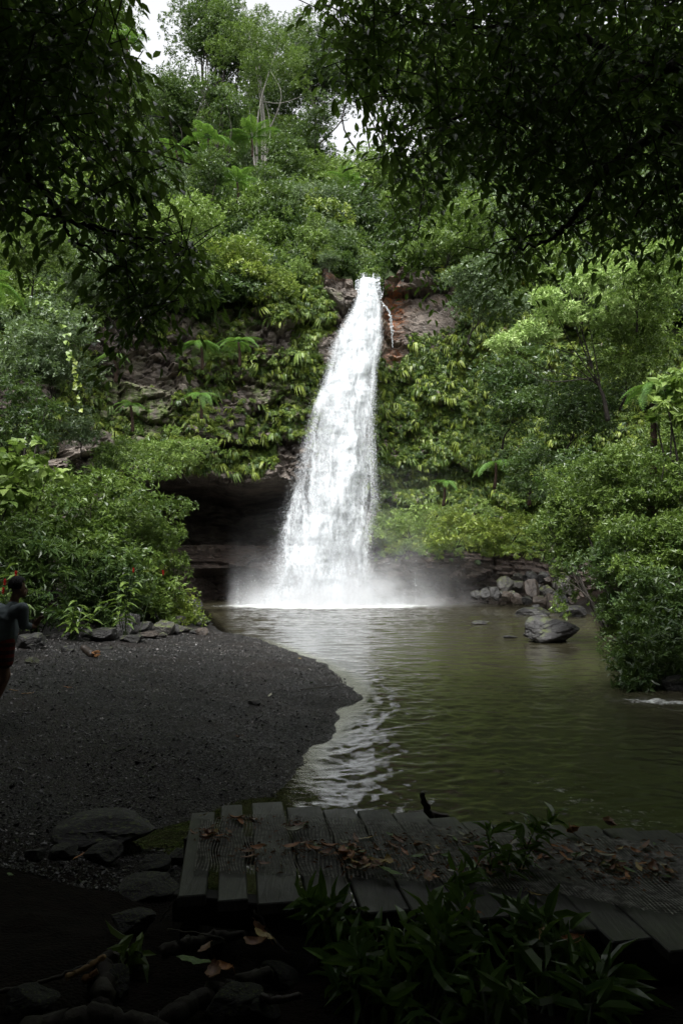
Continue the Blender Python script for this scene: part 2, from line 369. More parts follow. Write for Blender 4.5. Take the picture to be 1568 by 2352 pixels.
# wood, wire, cloth, skin
t = NT('weathered_board'); o = t.map(t.obj(), (1,1,1)); n1 = t.noise(t.map(o, (18,2.2,8)), 1.6, 6, .6, 1.2); n2 = t.noise(o, 3, 4); rn = t.rnd()
c = t.ramp(n1, [(.3, (.016,.0158,.0148)), (.62, (.060,.059,.056))]); c = t.mixc(t.ramp(n2, [(.45,0.0),(.7,.7)]), c, (.022,.022,.018)); c = t.mixc(t.attr('tint'), c, t.ramp(n2, [(.3,(.010,.009,.007)),(.7,(.022,.018,.013))]))
M['board'] = t.done(t.pbsdf(t.mixc(t.math('MULTIPLY', rn, .45), c, (.03,.03,.027)), t.ramp(n2, [(.3,.35),(.7,.65)]), .5, t.bump(n1, .6, .012)))
t = NT('beam_wood'); n1 = t.noise(t.obj(), 8, 5); M['beam'] = t.done(t.pbsdf(t.ramp(n1, [(.3,(.008,.007,.006)),(.7,(.025,.022,.018))]), .6, .4))
t = NT('rusty_wire'); n1 = t.noise(t.obj(), 25, 3); M['wire'] = t.done(t.pbsdf(t.ramp(n1, [(.35,(.07,.065,.06)),(.7,(.42,.41,.39))]), .5, .5, Metallic=.3))
def plain(name, c, rough=.6, spec=.4, var=.25, sc=20):
    t = NT(name); n = t.noise(t.obj(), sc, 4); lo = tuple(v*(1-var) for v in c); hi = tuple(v*(1+var) for v in c)
    return t.done(t.pbsdf(t.ramp(n, [(.3, lo), (.7, hi)]), rough, spec, t.bump(n, .25, .01)))
M['skin'] = plain('brown_skin', (.13,.068,.042), .5, .4, .1); M['hair'] = plain('black_hair', (.008,.007,.007), .8, .3, .4, 60)
M['shirt'] = plain('grey_shirt', (.12,.145,.155), .85, .2, .15, 12)
t = NT('plaid_cloth'); o = t.obj(); sx = t.n('ShaderNodeSeparateXYZ'); t.l(o, sx.inputs[0])
def stripe(v, f, w): return t.math('LESS_THAN', t.math('FRACT', t.math('MULTIPLY', v, f)), w)
c = t.mixc(stripe(sx.outputs[2], 11, .45), (.035,.022,.022), (.14,.022,.018)); c = t.mixc(t.math('MULTIPLY', stripe(sx.outputs[0], 10, .4), .6), c, (.06,.016,.012)); c = t.mixc(stripe(sx.outputs[2], 11, .07), c, (.16,.05,.02))
M['plaid'] = t.done(t.pbsdf(c, .85, .2))
M['flower'] = plain('red_flower', (.50,.012,.02), .5, .4); M['stem'] = plain('green_stem', (.03,.05,.015), .6)
def litter(name, a, b):
    t = NT(name); n = t.noise(t.obj(), 12, 4); return t.done(t.pbsdf(t.ramp(n, [(.35, a), (.68, b)]), .45, .45))
M['lf_brown'] = litter('brown_leaf', (.10,.04,.016), (.24,.11,.045)); M['lf_yellow'] = litter('yellow_leaf', (.28,.19,.04), (.46,.35,.12))
M['lf_green'] = litter('green_leaf', (.05,.11,.02), (.14,.23,.06)); M['lf_orange'] = litter('orange_leaf', (.22,.075,.016), (.40,.17,.045)); M['lf_pale'] = litter('pale_leaf', (.20,.20,.14), (.34,.33,.24))
M['wood'] = plain('wet_wood', (.022,.015,.010), .5, .4, .5, 15); M['cutwood'] = plain('split_wood', (.20,.10,.04), .6, .3, .3, 15); M['driftpale'] = plain('peeled_wood', (.28,.18,.08), .6, .3, .35, 9)
# ------------------------------------------------------------------ setting: ground, water, cliff, hill
shore_px = [(462,1401),(478,1424),(492,1440),(520,1455),(600,1470),(680,1500),(740,1526),(800,1560),(828,1592),(815,1622),(768,1655),(752,1682),(702,1716),(686,1762),(660,1800),(638,1832),(560,1842),(500,1862),(430,1888),(345,1916),(335,1935),(400,1950)]
SH = [tuple(G(a,b)[:2]) for a,b in shore_px] + [(-.95,4.55),(0,4.25),(1.5,4.1),(3.2,3.9),(5,3.5),(8,3.0),(13,2.0),(15,5),(11.5,9.3),(8.2,12.3),(7.4,14.5),(7.7,18),(9,22),(10.3,27),(12.4,33),(14,39),(14.8,43),(16,48),(12,56),(-15,60),(-14,50),(-11,46),(-9.3,43)]
SHP = np.array(SH)
def sdist(X):
    "signed distance to the pool outline, positive in the water"
    best = np.full(len(X), 1e9); ins = np.zeros(len(X), bool); n = len(SHP)
    for i in range(n):
        a, b = SHP[i], SHP[(i+1) % n]; ab = b-a
        t = np.clip(((X-a)@ab)/(ab@ab+1e-12), 0, 1); best = np.minimum(best, np.linalg.norm(X-(a+t[:,None]*ab), axis=1))
        c = ((a[1] > X[:,1]) != (b[1] > X[:,1])); den = (b[1]-a[1]) if abs(b[1]-a[1]) > 1e-12 else 1e-12
        ins ^= c & (X[:,0] < (b[0]-a[0])*(X[:,1]-a[1])/den + a[0])
    return np.where(ins, best, -best)
def ground_h(X):
    X = np.asarray(X, float).reshape(-1, 2); d = sdist(X); x, y = X[:,0], X[:,1]
    Q = np.stack([x, y, 0*x], 1); d = d + .55*(fbm(Q*1.1, 4, 19)-.5)*sstep(1.2,.2,np.abs(d))
    wat = -np.minimum(.16*d + .02*d*d, 1.4)
    o = np.maximum(-d, 0)
    beach = .16*np.minimum(o, 1.0) + .055*np.clip(o-1, 0, 5) + .02*np.clip(o-6, 0, 20)
    xl = np.interp(y, [8,14,17,20,24,31,36,42,50], [13,9.6,8.2,7.6,7.0,6.3,7.6,9.2,13])
    left = np.maximum(-x-xl-.3, 0); beach += np.minimum(.34*left, 7) + .25*sstep(0, 1.2, left)*(y > 13)
    beach = beach + np.where((x > 5) & (y > 6), np.minimum(.42*o, 9), 0)
    near = sstep(5.2, 3.4, y + .10*x*(x > 0)*0)
    beach = beach + near*(.12 + .12*fbm(Q*1.4, 4, 9))*np.minimum(o, 1) 
    bump = (fbm(Q*.5, 4, 3)-.5)*.22*np.minimum(o, 1.5) + ((fbm(Q*2.5, 3, 5)-.5)*.06 + (fbm(Q*6, 2, 6)-.5)*.03)*np.minimum(o*2+.25, 1)
    return np.where(d > 0, wat, beach) + bump
def uniq(*seg):
    return np.unique(np.round(np.concatenate(seg), 4))
gx = uniq(np.linspace(-60,-13,40), np.linspace(-13,-6,60), np.arange(-6,4,.09), np.linspace(4,13,60), np.linspace(13,60,40))
gy = uniq(np.linspace(-30,1.2,30), np.arange(1.2,9,.07), np.arange(9,18,.12), np.arange(18,34,.25), np.linspace(34,62,40))
XX, YY = np.meshgrid(gx, gy, indexing='ij'); xy = np.stack([XX.ravel(), YY.ravel()], 1); gz = ground_h(xy)
mb = MB(); mb.add(np.column_stack([xy, gz]), gridfaces(len(gx), len(gy)))
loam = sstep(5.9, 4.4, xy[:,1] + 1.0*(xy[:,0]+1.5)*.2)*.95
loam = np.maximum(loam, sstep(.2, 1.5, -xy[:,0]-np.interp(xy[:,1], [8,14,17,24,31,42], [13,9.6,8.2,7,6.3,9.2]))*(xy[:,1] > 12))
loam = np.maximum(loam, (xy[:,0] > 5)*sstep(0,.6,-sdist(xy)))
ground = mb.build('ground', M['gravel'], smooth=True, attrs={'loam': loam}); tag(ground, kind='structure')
GTREE = None
from mathutils import kdtree
def make_kd(V):
    k = kdtree.KDTree(len(V))
    for i, v in enumerate(V): k.insert((v[0], v[1], 0), i)
    k.balance(); return k
def gh(x, y): return float(ground_h([[x, y]])[0])

# pool: ripples and riffles as real relief, the finest as bump
ny, nx = 620, 520
yy = 3.0*np.power(62/3.0, np.linspace(0,1,ny)); ss = np.linspace(-1,1,nx); ss = np.sign(ss)*np.abs(ss)**1.15
WX = ss[:,None]*(yy[None]*.72+4); WY = np.repeat(yy[None], nx, 0); Wp = np.stack([WX.ravel(), WY.ravel()], 1)
Wp = Wp[:]; sd = sdist(Wp); Q = np.stack([Wp[:,0], Wp[:,1], 0*Wp[:,0]], 1)
# current sweeping round the gravel bar: waves stretched along arcs about the bar
cx, cy = -2.6, 12.2
rr = np.hypot((Wp[:,0]-cx), (Wp[:,1]-cy)*.8); th = np.arctan2(Wp[:,1]-cy, Wp[:,0]-cx)
wq = np.stack([rr*5.0 + 1.2*fbm(Q*.7,3,21), th*5.0, 0*rr], 1)
arc = fbm(wq, 3, 22)-.5
bar = np.exp(-np.maximum(sd,0)/2.4)*sstep(22,13,Wp[:,1])
cross = fbm(Q*np.array([1.1,2.6,1])+.6*fbm(Q*.5,2,31)[:,None], 4, 33)-.5
fine = fbm(Q*np.array([5.0,8.0,1])+.9*fbm(Q*1.3,2,36)[:,None], 3, 35)-.5
far = sstep(14, 40, Wp[:,1])
riff = np.exp(-(((Wp[:,0]-5.4)/1.9)**2 + ((Wp[:,1]-11.6-.25*(5.4-Wp[:,0]))/1.0)**2))
near_fall = np.exp(-np.hypot((Wp[:,0]+1.2)/7.5, (Wp[:,1]-47)/6.0)**2)
calm = sstep(0,.5,sd)
hz = (cross*(.036+.09*far) + fine*(.017+.026*bar+.02*far+.014*np.exp(-((Wp[:,0]-2.2)/2.2)**2)*sstep(18,12,Wp[:,1])) + arc*(.036*bar+.010) + riff*fine*.10 + near_fall*cross*.25)*calm
foam = np.zeros(len(Wp))
foam += .80*np.exp(-np.hypot((Wp[:,0]+1.3)/5.6, (Wp[:,1]-46.4)/2.6)**2)*(.55+.9*fbm(Q*.9,4,46)) + .50*near_fall*(.4+1.1*fbm(Q*.6,3,45))
foam += .50*riff*(.0+1.4*fbm(Q*np.array([1.2,2.5,1]),3,49)) + .10*sstep(24,36,Wp[:,1]) 
for bx, by, br, bs in [(*G(1278,1474)[:2],1.5,.22),(*G(1230,1413)[:2],1.8,.42),(*G(1110,1430)[:2],1.2,.25),(*G(1015,1905)[:2],.4,.45),(*G(1170,1462)[:2],1.2,.3)]:
    foam += bs*np.exp(-((Wp[:,0]-bx)**2+(Wp[:,1]-by)**2)/(br*br))
foam += .26*np.exp(-np.abs(sd-.10)/.07)*sstep(26,20,Wp[:,1])*(Wp[:,0] < 1.5)*(fbm(Q*1.3,3,41) > .48)
foam += .20*np.exp(-((sd-1.0-.5*fbm(Q*.4,2,43))/.10)**2)*sstep(9,13,Wp[:,1])*(Wp[:,0] < 2.2)*(Wp[:,1] < 19)
lx = np.interp(Wp[:,1], [5.5,7,9,13,18], [2.6,2.0,1.5,.9,.6]); foam += .30*np.exp(-((Wp[:,0]-lx)/.9)**2)*sstep(19,14,Wp[:,1])*sstep(5,6,Wp[:,1]) + .13*sstep(1,3,Wp[:,0])*sstep(12,9,Wp[:,1])
rough = .06 + .10*bar*fbm(Q*.8,3,47)*1.6 + .30*far + .7*riff + .5*near_fall
deep = sstep(.02, .55, sd)
keep = sd > -.7
fq = gridfaces(nx, ny); fq = fq[keep[fq].all(1)]
mb = MB(); mb.add(np.column_stack([Wp, hz]), fq)
water = mb.build('water', M['water'], smooth=True, attrs={'foam': foam, 'rough': rough, 'deep': deep}); tag(water, kind='structure')
# (unused grid vertices below the banks are harmless)

# cliff amphitheatre: profile swept along its foot
path = np.array([(-60,-14),(-50,6),(-41,20),(-32.5,31),(-25,39.5),(-18,46),(-12,49.2),(-6,50.6),(0,51.2),(3.2,51.3),(8,50.3),(13,49.2),(18,46.8),(24,41.5),(31,33),(39,21),(48,6),(58,-14)], float)
pc = curve(path, 60); seg = np.append(0, np.cumsum(np.linalg.norm(np.diff(pc, axis=0), axis=1)))
def along(s):
    p = np.stack([np.interp(s, seg, pc[:,0]), np.interp(s, seg, pc[:,1])], 1); e = .4
    q = np.stack([np.interp(s+e, seg, pc[:,0]), np.interp(s+e, seg, pc[:,1])], 1) - np.stack([np.interp(s-e, seg, pc[:,0]), np.interp(s-e, seg, pc[:,1])], 1)
    q = nrm(q); return p, np.stack([-q[:,1], q[:,0]], 1)      # normal points into the hill
def ztop_x(x):
    z = np.interp(x, [-60,-41,-32,-25,-18,-12,-7,-3.5,-1.2,1.0,1.3,2.9,3.2,4.5,8,13,18,24,31,39,58], [5,7,10,15,19.5,21.5,22.2,24.5,26.3,25.6,24.75,24.75,26.0,27.5,26.2,24,21,17,12,9,5]); return z
S = uniq(np.linspace(0, seg[-1], 60), np.arange(np.interp(-30, pc[:,0], seg), np.interp(30, pc[:,0], seg), .17))
pp, pn = along(S); zt = ztop_x(pp[:,0]); nv = 170; v = np.linspace(0,1,nv)
Z = -1.2 + (zt[:,None]+1.2)*v[None]; PX = np.repeat(pp[:,0:1], nv, 1); PY = np.repeat(pp[:,1:2], nv, 1); SS = np.repeat(S[:,None], nv, 1)
x = PX.ravel(); z = Z.ravel(); Qc = np.stack([SS.ravel(), z, 0*z], 1)
rec = np.zeros(len(x))
wob = (fbm(Qc*np.array([.35,.35,1]), 4, 51)-.5)
cave_m = sstep(-14.4,-12.4,x+1.6*wob)*sstep(-.4,-2.2,x+1.0*wob)
roof = 9.3 + 2.2*wob + .5*(fbm(Qc*np.array([1.1,1,1]),3,53)-.5)
incave = cave_m*sstep(roof, roof-.5, z)
back = np.where(z > 4.6, 15.0, np.where(z > 2.3, 4.2 + 1.6*(z-2.3)/2.3, 4.0))
hol = np.exp(-((x+7.0)/3.0)**4)*sstep(2.5+1.2*wob,1.9+1.2*wob,z); back = back + 4.5*hol
rec += incave*back
rgt = sstep(2.0,4.0,x)*sstep(30,22,x)
rec += rgt*(sstep(3.4,4.6,z)*(.4) + np.clip(z-4.4,0,4.5)*.75*sstep(4.2,4.8,z) + .9*np.exp(-((z-.5)/1.2)**2)*sstep(6,10,x))
rec += sstep(-1.5,.3,x)*sstep(3.6,2.4,x)*(.5 + .8*sstep(23,24.7,z))
qcx, qcy, _q = project(np.column_stack([x, PY.ravel(), z])); slab = np.maximum(np.exp(-(((qcx-985)/95)**2+((qcy-725)/105)**2)**2), np.exp(-(((qcx-735)/45)**2+((qcy-790)/38)**2)**2))
f1, f2, cid = worley(Qc*np.array([.30,.50,1])+.5*wob[:,None], 61); g1, g2, cid2 = worley(Qc*np.array([1.1,1.7,1])+.3*wob[:,None], 67)
upper = 1-rgt*sstep(6,4,z)
blk = (cid-.5)*2.1 - .8*np.exp(-(f2-f1)/.045) + (cid2-.5)*.75 - .34*np.exp(-(g2-g1)/.05)
rec -= blk*(.35+.65*upper)*(1-.6*incave)*(1-.85*slab) 
rec += (fbm(Qc*np.array([.15,.2,1]),3,71)-.5)*3.0*(1-.7*incave)
beds = np.abs(((z*1.9 + 2.5*wob) % 1.0)-.5)
rec += (1-upper+.8*incave)*beds*.45 + .16*(fbm(Qc*np.array([1.2,4.5,1]),4,77)-.5)
# joint ledges of the left wall
rec -= sstep(-14,-8,x)*sstep(-1.5,-3,x)*.8*sstep(.42,.5,np.abs(((z*.27+.9*wob)%1)-.5))
PNX = np.repeat(pn[:,0:1], nv, 1).ravel(); PNY = np.repeat(pn[:,1:2], nv, 1).ravel()
CV = np.column_stack([x + PNX*rec, PY.ravel() + PNY*rec, z + .25*(fbm(Qc*.9,3,79)-.5)*sstep(.0,1,v[None].repeat(len(S),0).ravel())])
cpx, cpy, _ = project(CV)
rust = np.clip(np.exp(-((cpx-903)/24)**2-((cpy-705)/60)**2)*1.4 + np.exp(-((cpx-905)/20)**2-((cpy-822)/22)**2) + .5*np.exp(-((cpx-765)/45)**2-((cpy-630)/14)**2), 0, 1)
moss = np.clip(sstep(.5,.68,fbm(Qc*np.array([.25,.3,1]),4,81)) * (1-sstep(875,900,cpx)*sstep(1060,1040,cpx)*sstep(830,815,cpy)), 0, 1)*sstep(3.4,5,z)
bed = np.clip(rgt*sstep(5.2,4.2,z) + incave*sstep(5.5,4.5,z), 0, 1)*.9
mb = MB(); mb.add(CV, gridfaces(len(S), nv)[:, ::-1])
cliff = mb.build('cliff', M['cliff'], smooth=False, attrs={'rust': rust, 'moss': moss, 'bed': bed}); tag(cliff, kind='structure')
CG = CV.reshape(len(S), nv, 3)
# surface normals of the cliff for planting
du = np.gradient(CG, axis=0); dv_ = np.gradient(CG, axis=1); CN = nrm(np.cross(dv_, du)); 
if CN[len(S)//2, nv//2, 1] > 0: CN = -CN

# hillside above it
nd = 64; D = 62*np.linspace(0,1,nd)**1.25
topv = CG[:, -1]; hs = np.interp(pp[:,0], [-60,-25,-12,-3,2,6,14,30,58], [.95,1.12,1.05,.86,.72,.80,1.05,1.12,.95])
prof = np.where(D < 42, D, 42 + (D-42)*.15)
HX = topv[:,0:1] + pn[:,0:1]*D; HY = topv[:,1:2] + pn[:,1:2]*D; Qh = np.stack([HX.ravel(), HY.ravel(), 0*HX.ravel()], 1)
HZ = topv[:,2:3] + hs[:,None]*prof[None] + ((fbm(Qh*.09,4,91)-.5)*7).reshape(HX.shape)*sstep(0,6,D)[None]
sub = slice(None, None, 2)
mb = MB(); HS = np.stack([HX, HY, HZ], 2)[sub]; mb.add(HS.reshape(-1,3), gridfaces(HS.shape[0], nd)[:, ::-1])
hill = mb.build('hillside', M['soil'], smooth=True); tag(hill, kind='structure')
HV = HS.reshape(-1,3); HKD = make_kd(HV)
def hill_z(x, y): return HV[HKD.find((x, y, 0))[1]][2]

# ------------------------------------------------------------------ waterfall
fz = np.array([25.3,24.9,24.3,23.0,20.0,15.0,10.0,5.0,0.0]); fy = np.array([52.2,51.0,50.0,49.5,49.1,48.6,48.1,47.6,47.2])
Lpx = np.array([(640,823),(680,818),(720,800),(790,760),(870,744),(930,722),(1000,707),(1080,690),(1130,680),(1230,656),(1320,640),(1392,622)], float)
Rpx = np.array([(640,872),(655,872),(700,882),(780,884),(850,870),(900,868),(980,862),(1050,864),(1150,868),(1200,856),(1260,848),(1320,850),(1392,858)], float)
def fall_sheet(seed, nu, nvv, dy, dens, cut, ncomet, shift=0.0, inset=0.0, core=1.0):
    rng = R0(seed); u = np.linspace(0,1,nu); zz = 25.3*(1-np.linspace(0,1,nvv)**1.0) - .05
    yv = np.interp(zz, fz[::-1], fy[::-1]); y0 = yv
    # photo height of every row, then its left and right limits
    pyr = 1176 - F*np.tan(np.arctan2(zz-CAM_Z, y0)-PITCH)
    sc = y0/F/np.cos(0); xl = (np.interp(pyr, Lpx[:,0], Lpx[:,1])-784)*sc; xr = (np.interp(pyr, Rpx[:,0], Rpx[:,1])-784)*sc
    w = xr-xl; wid = np.linspace(0,1,nvv); xl = xl + w*(inset-.08*wid**3+.13*(1-wid)**9); xr = xr - w*(inset-.02*wid**3+.10*(1-wid)**9)
    X = xl[None] + (xr-xl)[None]*u[:,None] + shift; Zg = np.repeat(zz[None], nu, 0)
    W = 7.0; A = np.zeros((nu, nvv)); Dp = np.zeros((nu, nvv)); H = 25.3
    ui = np.arange(nu)/(nu-1); 
    for _ in range(ncomet):
        v0 = rng.uniform(0,1.03)**.9; u0 = rng.uniform(-.02,1.02); wd = (xr-xl)[min(int(v0*(nvv-1)),nvv-1)]
        s = rng.lognormal(-1.6,.6)*(.55+.8*v0); ru = s/max(wd,.5); tl = s*rng.uniform(2.5,6)/H; hd = s*.7/H
        a, b = max(int((u0-2.2*ru)*(nu-1)),0), min(int((u0+2.2*ru)*(nu-1))+2,nu); c, d = max(int((v0-tl*2)*(nvv-1)),0), min(int((v0+hd*2.2)*(nvv-1))+2,nvv)
        if b-a < 2 or d-c < 2: continue
        du_ = (ui[a:b,None]-u0)/ru; dvv = (np.arange(c,d)[None]/(nvv-1)-v0); du_ = du_ + .5*np.sin(dvv*60+u0*50)*.4
        g = np.exp(-du_**2*(1+1.2*np.clip(-dvv/tl,0,3)**.5))*np.where(dvv > 0, np.exp(-(dvv/hd)**2), np.exp(-np.abs(dvv)/tl))
        A[a:b,c:d] += g*rng.uniform(.3,.9); Dp[a:b,c:d] += g*s*.35
    fx, fz_ = X.ravel(), Zg.ravel(); cst = np.full(X.size, seed*3.1); sh = lambda q: q.reshape(X.shape)
    w1 = fbm(np.stack([fx*.8, fz_*.5, cst], 1), 3, seed+2)-.5
    n1 = sh(fbm(np.stack([fx*1.5+w1*1.4, fz_*.26, cst], 1), 4, seed)); n2 = sh(fbm(np.stack([fx*5.0+w1*2, fz_*.85, cst*1.7], 1), 4, seed+7)); n3 = sh(fbm(np.stack([fx*9.0, fz_*6.0, cst], 1), 3, seed+9))
    vv = np.linspace(0,1,nvv)[None]; uu_ = u[:,None]; edge = np.minimum(uu_, 1-uu_)
    fing = sh(fbm(np.stack([fx*2.2, fz_*.55, cst*.3], 1), 4, seed+13)); ez = edge + (.08+.38*sstep(.02,.5,vv))*(fing-.50) + .12*(n3-.5)
    lean = .47 - .08*np.sin(vv*3); mid = np.exp(-((uu_-lean)/(.42-.08*vv))**2)
    lip = .016*(1.1 - np.exp(-((uu_-.14)/.13)**2) - .7*np.exp(-((uu_-.90)/.10)**2) + .4*(n2-.5))
    body = dens*(.50 + .62*sstep(.55,.06,vv) + .30*sstep(.88,1.0,vv))*(.55 + .55*mid*core)
    big = sstep(.40,.66,n1); al = body + .50*(n1-.5)*(.5+vv) + .52*(n2-.5) + 1.0*(n3-.5)*(.35+.65*vv) + .42*np.minimum(A,1.5)*(.4+.6*big) - cut
    al = np.clip(al, 0, 1)*sstep(-.03,.24,ez + .10*sstep(.12,.0,vv))*sstep(.0,.010,vv-lip)
    Y = np.repeat(yv[None], nu, 0) + dy*sstep(0,.06,vv) - Dp*.32 - .5*(n1-.5)*sstep(0,.1,vv) - .10*(n2-.5) + 2.6*((u[:,None]-.5)**2)*(.25+.75*vv)
    return np.stack([X + .08*(n2-.5), Y, Zg], 2), al
wf = thing('waterfall', 'tall white waterfall pouring from the notch in the cliff into the pool', 'waterfall', (-1.3, 47.5, 0))
def wloc(V): return V - np.array([-1.3, 47.5, 0])
for sd_, nu, nvv, dy, dens, cut, nc, inset, core in [(11,170,600,.7,.88,.05,1100,.02,1.15),(13,170,600,.0,.62,.10,2600,-.01,1.0)]:
    V3, al = fall_sheet(sd_, nu, nvv, dy, dens, cut, nc, 0, inset, core); fc = gridfaces(nu, nvv); a_ = al.ravel(); fc = fc[(a_[fc] > .004).any(1)]
    mb = MB(); mb.add(wloc(V3.reshape(-1,3)), fc); o = mb.build('water_curtain', M['fall'], wf, smooth=True, attrs={'alpha': a_})
# thin side trickles at the lip and down the stained rock
for pts, w0 in [([(821,637),(822,655),(824,690)],.16),([(869,641),(871,665),(876,690)],.2),([(876,690),(893,720),(900,760),(902,800)],.10),([(862,652),(868,640),(872,640)],.12),([(831,640),(838,646),(846,656)],.14)]:
    mb = MB(); rng = R0(int(w0*100)); w0 *= .42
    for _ in range(5): cv = curve([P(a+rng.normal(0,1.6),b,49.9) for a,b in pts], 24, .05, rng); i0 = rng.integers(0, len(cv)//2); cv = cv[i0:i0+len(cv)//2]; tube(mb, wloc(cv), w0*(.3+.6*rng.random(len(cv))), 4); mb.build('trickle', M['drop'], wf)
# flying drops along the edges and over the splash
rng = R0(5); N = 60000; zz = 25*(1-rng.random(N)**.8); yv = np.interp(zz, fz[::-1], fy[::-1]); pyr = 1176 - F*np.tan(np.arctan2(zz-CAM_Z, yv)-PITCH)
xl = (np.interp(pyr, Lpx[:,0], Lpx[:,1])-784)*yv/F; xr = (np.interp(pyr, Rpx[:,0], Rpx[:,1])-784)*yv/F
side = rng.random(N); off = np.abs(rng.normal(0,1,N))*(.10+.50*(1-zz/25)); xx = np.where(side < .42, xl - off + .5, np.where(side < .72, xr + off*.7 - .5, rng.uniform(0,1,N)*(xr-xl)+xl))
pos = np.column_stack([xx, yv - rng.uniform(-.4,1.2,N), zz]); sz = rng.lognormal(-4.75,.4,N)
T4 = np.array([[0,0,1.6],[.8,0,-.6],[-.5,.7,-.6],[-.5,-.7,-.6]]); T4F = np.array([[0,1,2],[0,2,3],[0,3,1],[1,3,2]])
mb = MB(); mb.add(wloc((pos[:,None]+T4[None]*sz[:,None,None]).reshape(-1,3)), (T4F[None]+(np.arange(N)*4)[:,None,None]).reshape(-1,3))
Ns = 16000; zs = rng.exponential(.75,Ns); ps = np.column_stack([np.clip(rng.normal(-1.2,2.6,Ns),-7,5), 47.0-np.abs(rng.normal(0,.9,Ns)), zs]); ss_ = rng.lognormal(-4.5,.4,Ns); mb.add(wloc((ps[:,None]+T4[None]*ss_[:,None,None]).reshape(-1,3)), (T4F[None]+(np.arange(Ns)*4)[:,None,None]).reshape(-1,3))
o = mb.build('flying_drops', M['drop'], wf); o['kind'] = 'stuff'

# spray drifting off the foot of the fall
mb = MB(); bx = (-7.5, 10.5, 42.5, 50.2, .02, 9.5)
V8 = np.array([[a,b,c] for a in bx[:2] for b in bx[2:4] for c in bx[4:]]); mb.add(V8, np.array([[0,1,3,2],[4,6,7,5],[0,4,5,1],[2,3,7,6],[0,2,6,4],[1,5,7,3]]))
t = NT('spray'); o_ = t.obj(); s3 = t.n('ShaderNodeSeparateXYZ'); t.l(o_, s3.inputs[0])
def gauss(v, c, w): return t.math('POWER', 2.718, t.math('MULTIPLY', t.math('POWER', t.math('DIVIDE', t.math('SUBTRACT', v, c), w), 2.0), -1.0))
hgt = t.math('POWER', 2.718, t.math('DIVIDE', s3.outputs[2], -1.0)); hgt2 = t.math('POWER', 2.718, t.math('DIVIDE', s3.outputs[2], -3.6))
g1_ = t.math('MULTIPLY', gauss(s3.outputs[0], -.7, 4.6), hgt); g2_ = t.math('MULTIPLY', gauss(s3.outputs[0], 2.6, 4.2), hgt2); gy_ = gauss(s3.outputs[1], 46.6, 2.2)
nz = t.ramp(t.noise(o_, .55, 3, .6), [(.36,.05),(.7,1.0)])
dn = t.math('MULTIPLY', t.math('MULTIPLY', t.math('ADD', t.math('MULTIPLY', g1_, 4.0), t.math('MULTIPLY', g2_, .17)), gy_), nz)
vs = t.n('ShaderNodeVolumePrincipled'); vs.inputs['Color'].default_value = (.97,.98,1,1); vs.inputs['Anisotropy'].default_value = .2; t.l(dn, vs.inputs['Density']); t.l(vs.outputs[0], t.out.inputs['Volume'])
mist = mb.build('spray_mist', t.m); tag(mist, 'pale spray drifting from the foot of the waterfall over the pool', 'mist', kind='stuff')
# ------------------------------------------------------------------ vegetation
# prototypes for the wood that reads as one mass (leafy bushes about 1 unit in radius)
def proto(name, seed, mat, L, W, dens=16, k=6, n=30, R=(1,1,.85), tpl=LEAF2, droop=.1, spread=(.7,1.5), flat=.7):
    rng = R0(seed); mb = MB(); cl = clumps_in(rng, (0,0,.35), np.array(R), n, .30, flat, -.7); crown(mb, cl, rng, dens, L, W, k, tpl, droop=droop, spread=spread)
    limbs(mb, (0,0,-.8), cl, rng, .04, nmax=6); me = mb.mesh(name); me.materials.append(mat); return me
PM = [proto('leafy_bush', 1, M['mid'], .13, .065), proto('leafy_bush', 2, M['dark'], .14, .07), proto('leafy_bush', 3, M['light'], .13, .065), proto('leafy_bush', 4, M['grey'], .10, .05, 24),
      proto('leafy_bush', 5, M['mid'], .17, .085, 11, droop=.4), proto('leafy_bush', 6, M['yellow'], .14, .08, 13, droop=.3), proto('leafy_bush', 7, M['dark'], .19, .07, 11, droop=.5),
      proto('slim_tree', 8, M['mid'], .12, .06, 17, R=(.8,.8,1.9), n=44), proto('slim_tree', 9, M['dark'], .12, .06, 17, R=(.7,.7,2.1), n=44), proto('slim_tree', 10, M['grey'], .11, .05, 18, R=(.9,.9,1.7), n=40)]
def coll_of(name, meshes, sub=''):
    c = bpy.data.collections.new(name)
    for i, me in enumerate(meshes):
        o = bpy.data.objects.new('%s_%02d' % (name, i), me); c.objects.link(o)
    return c
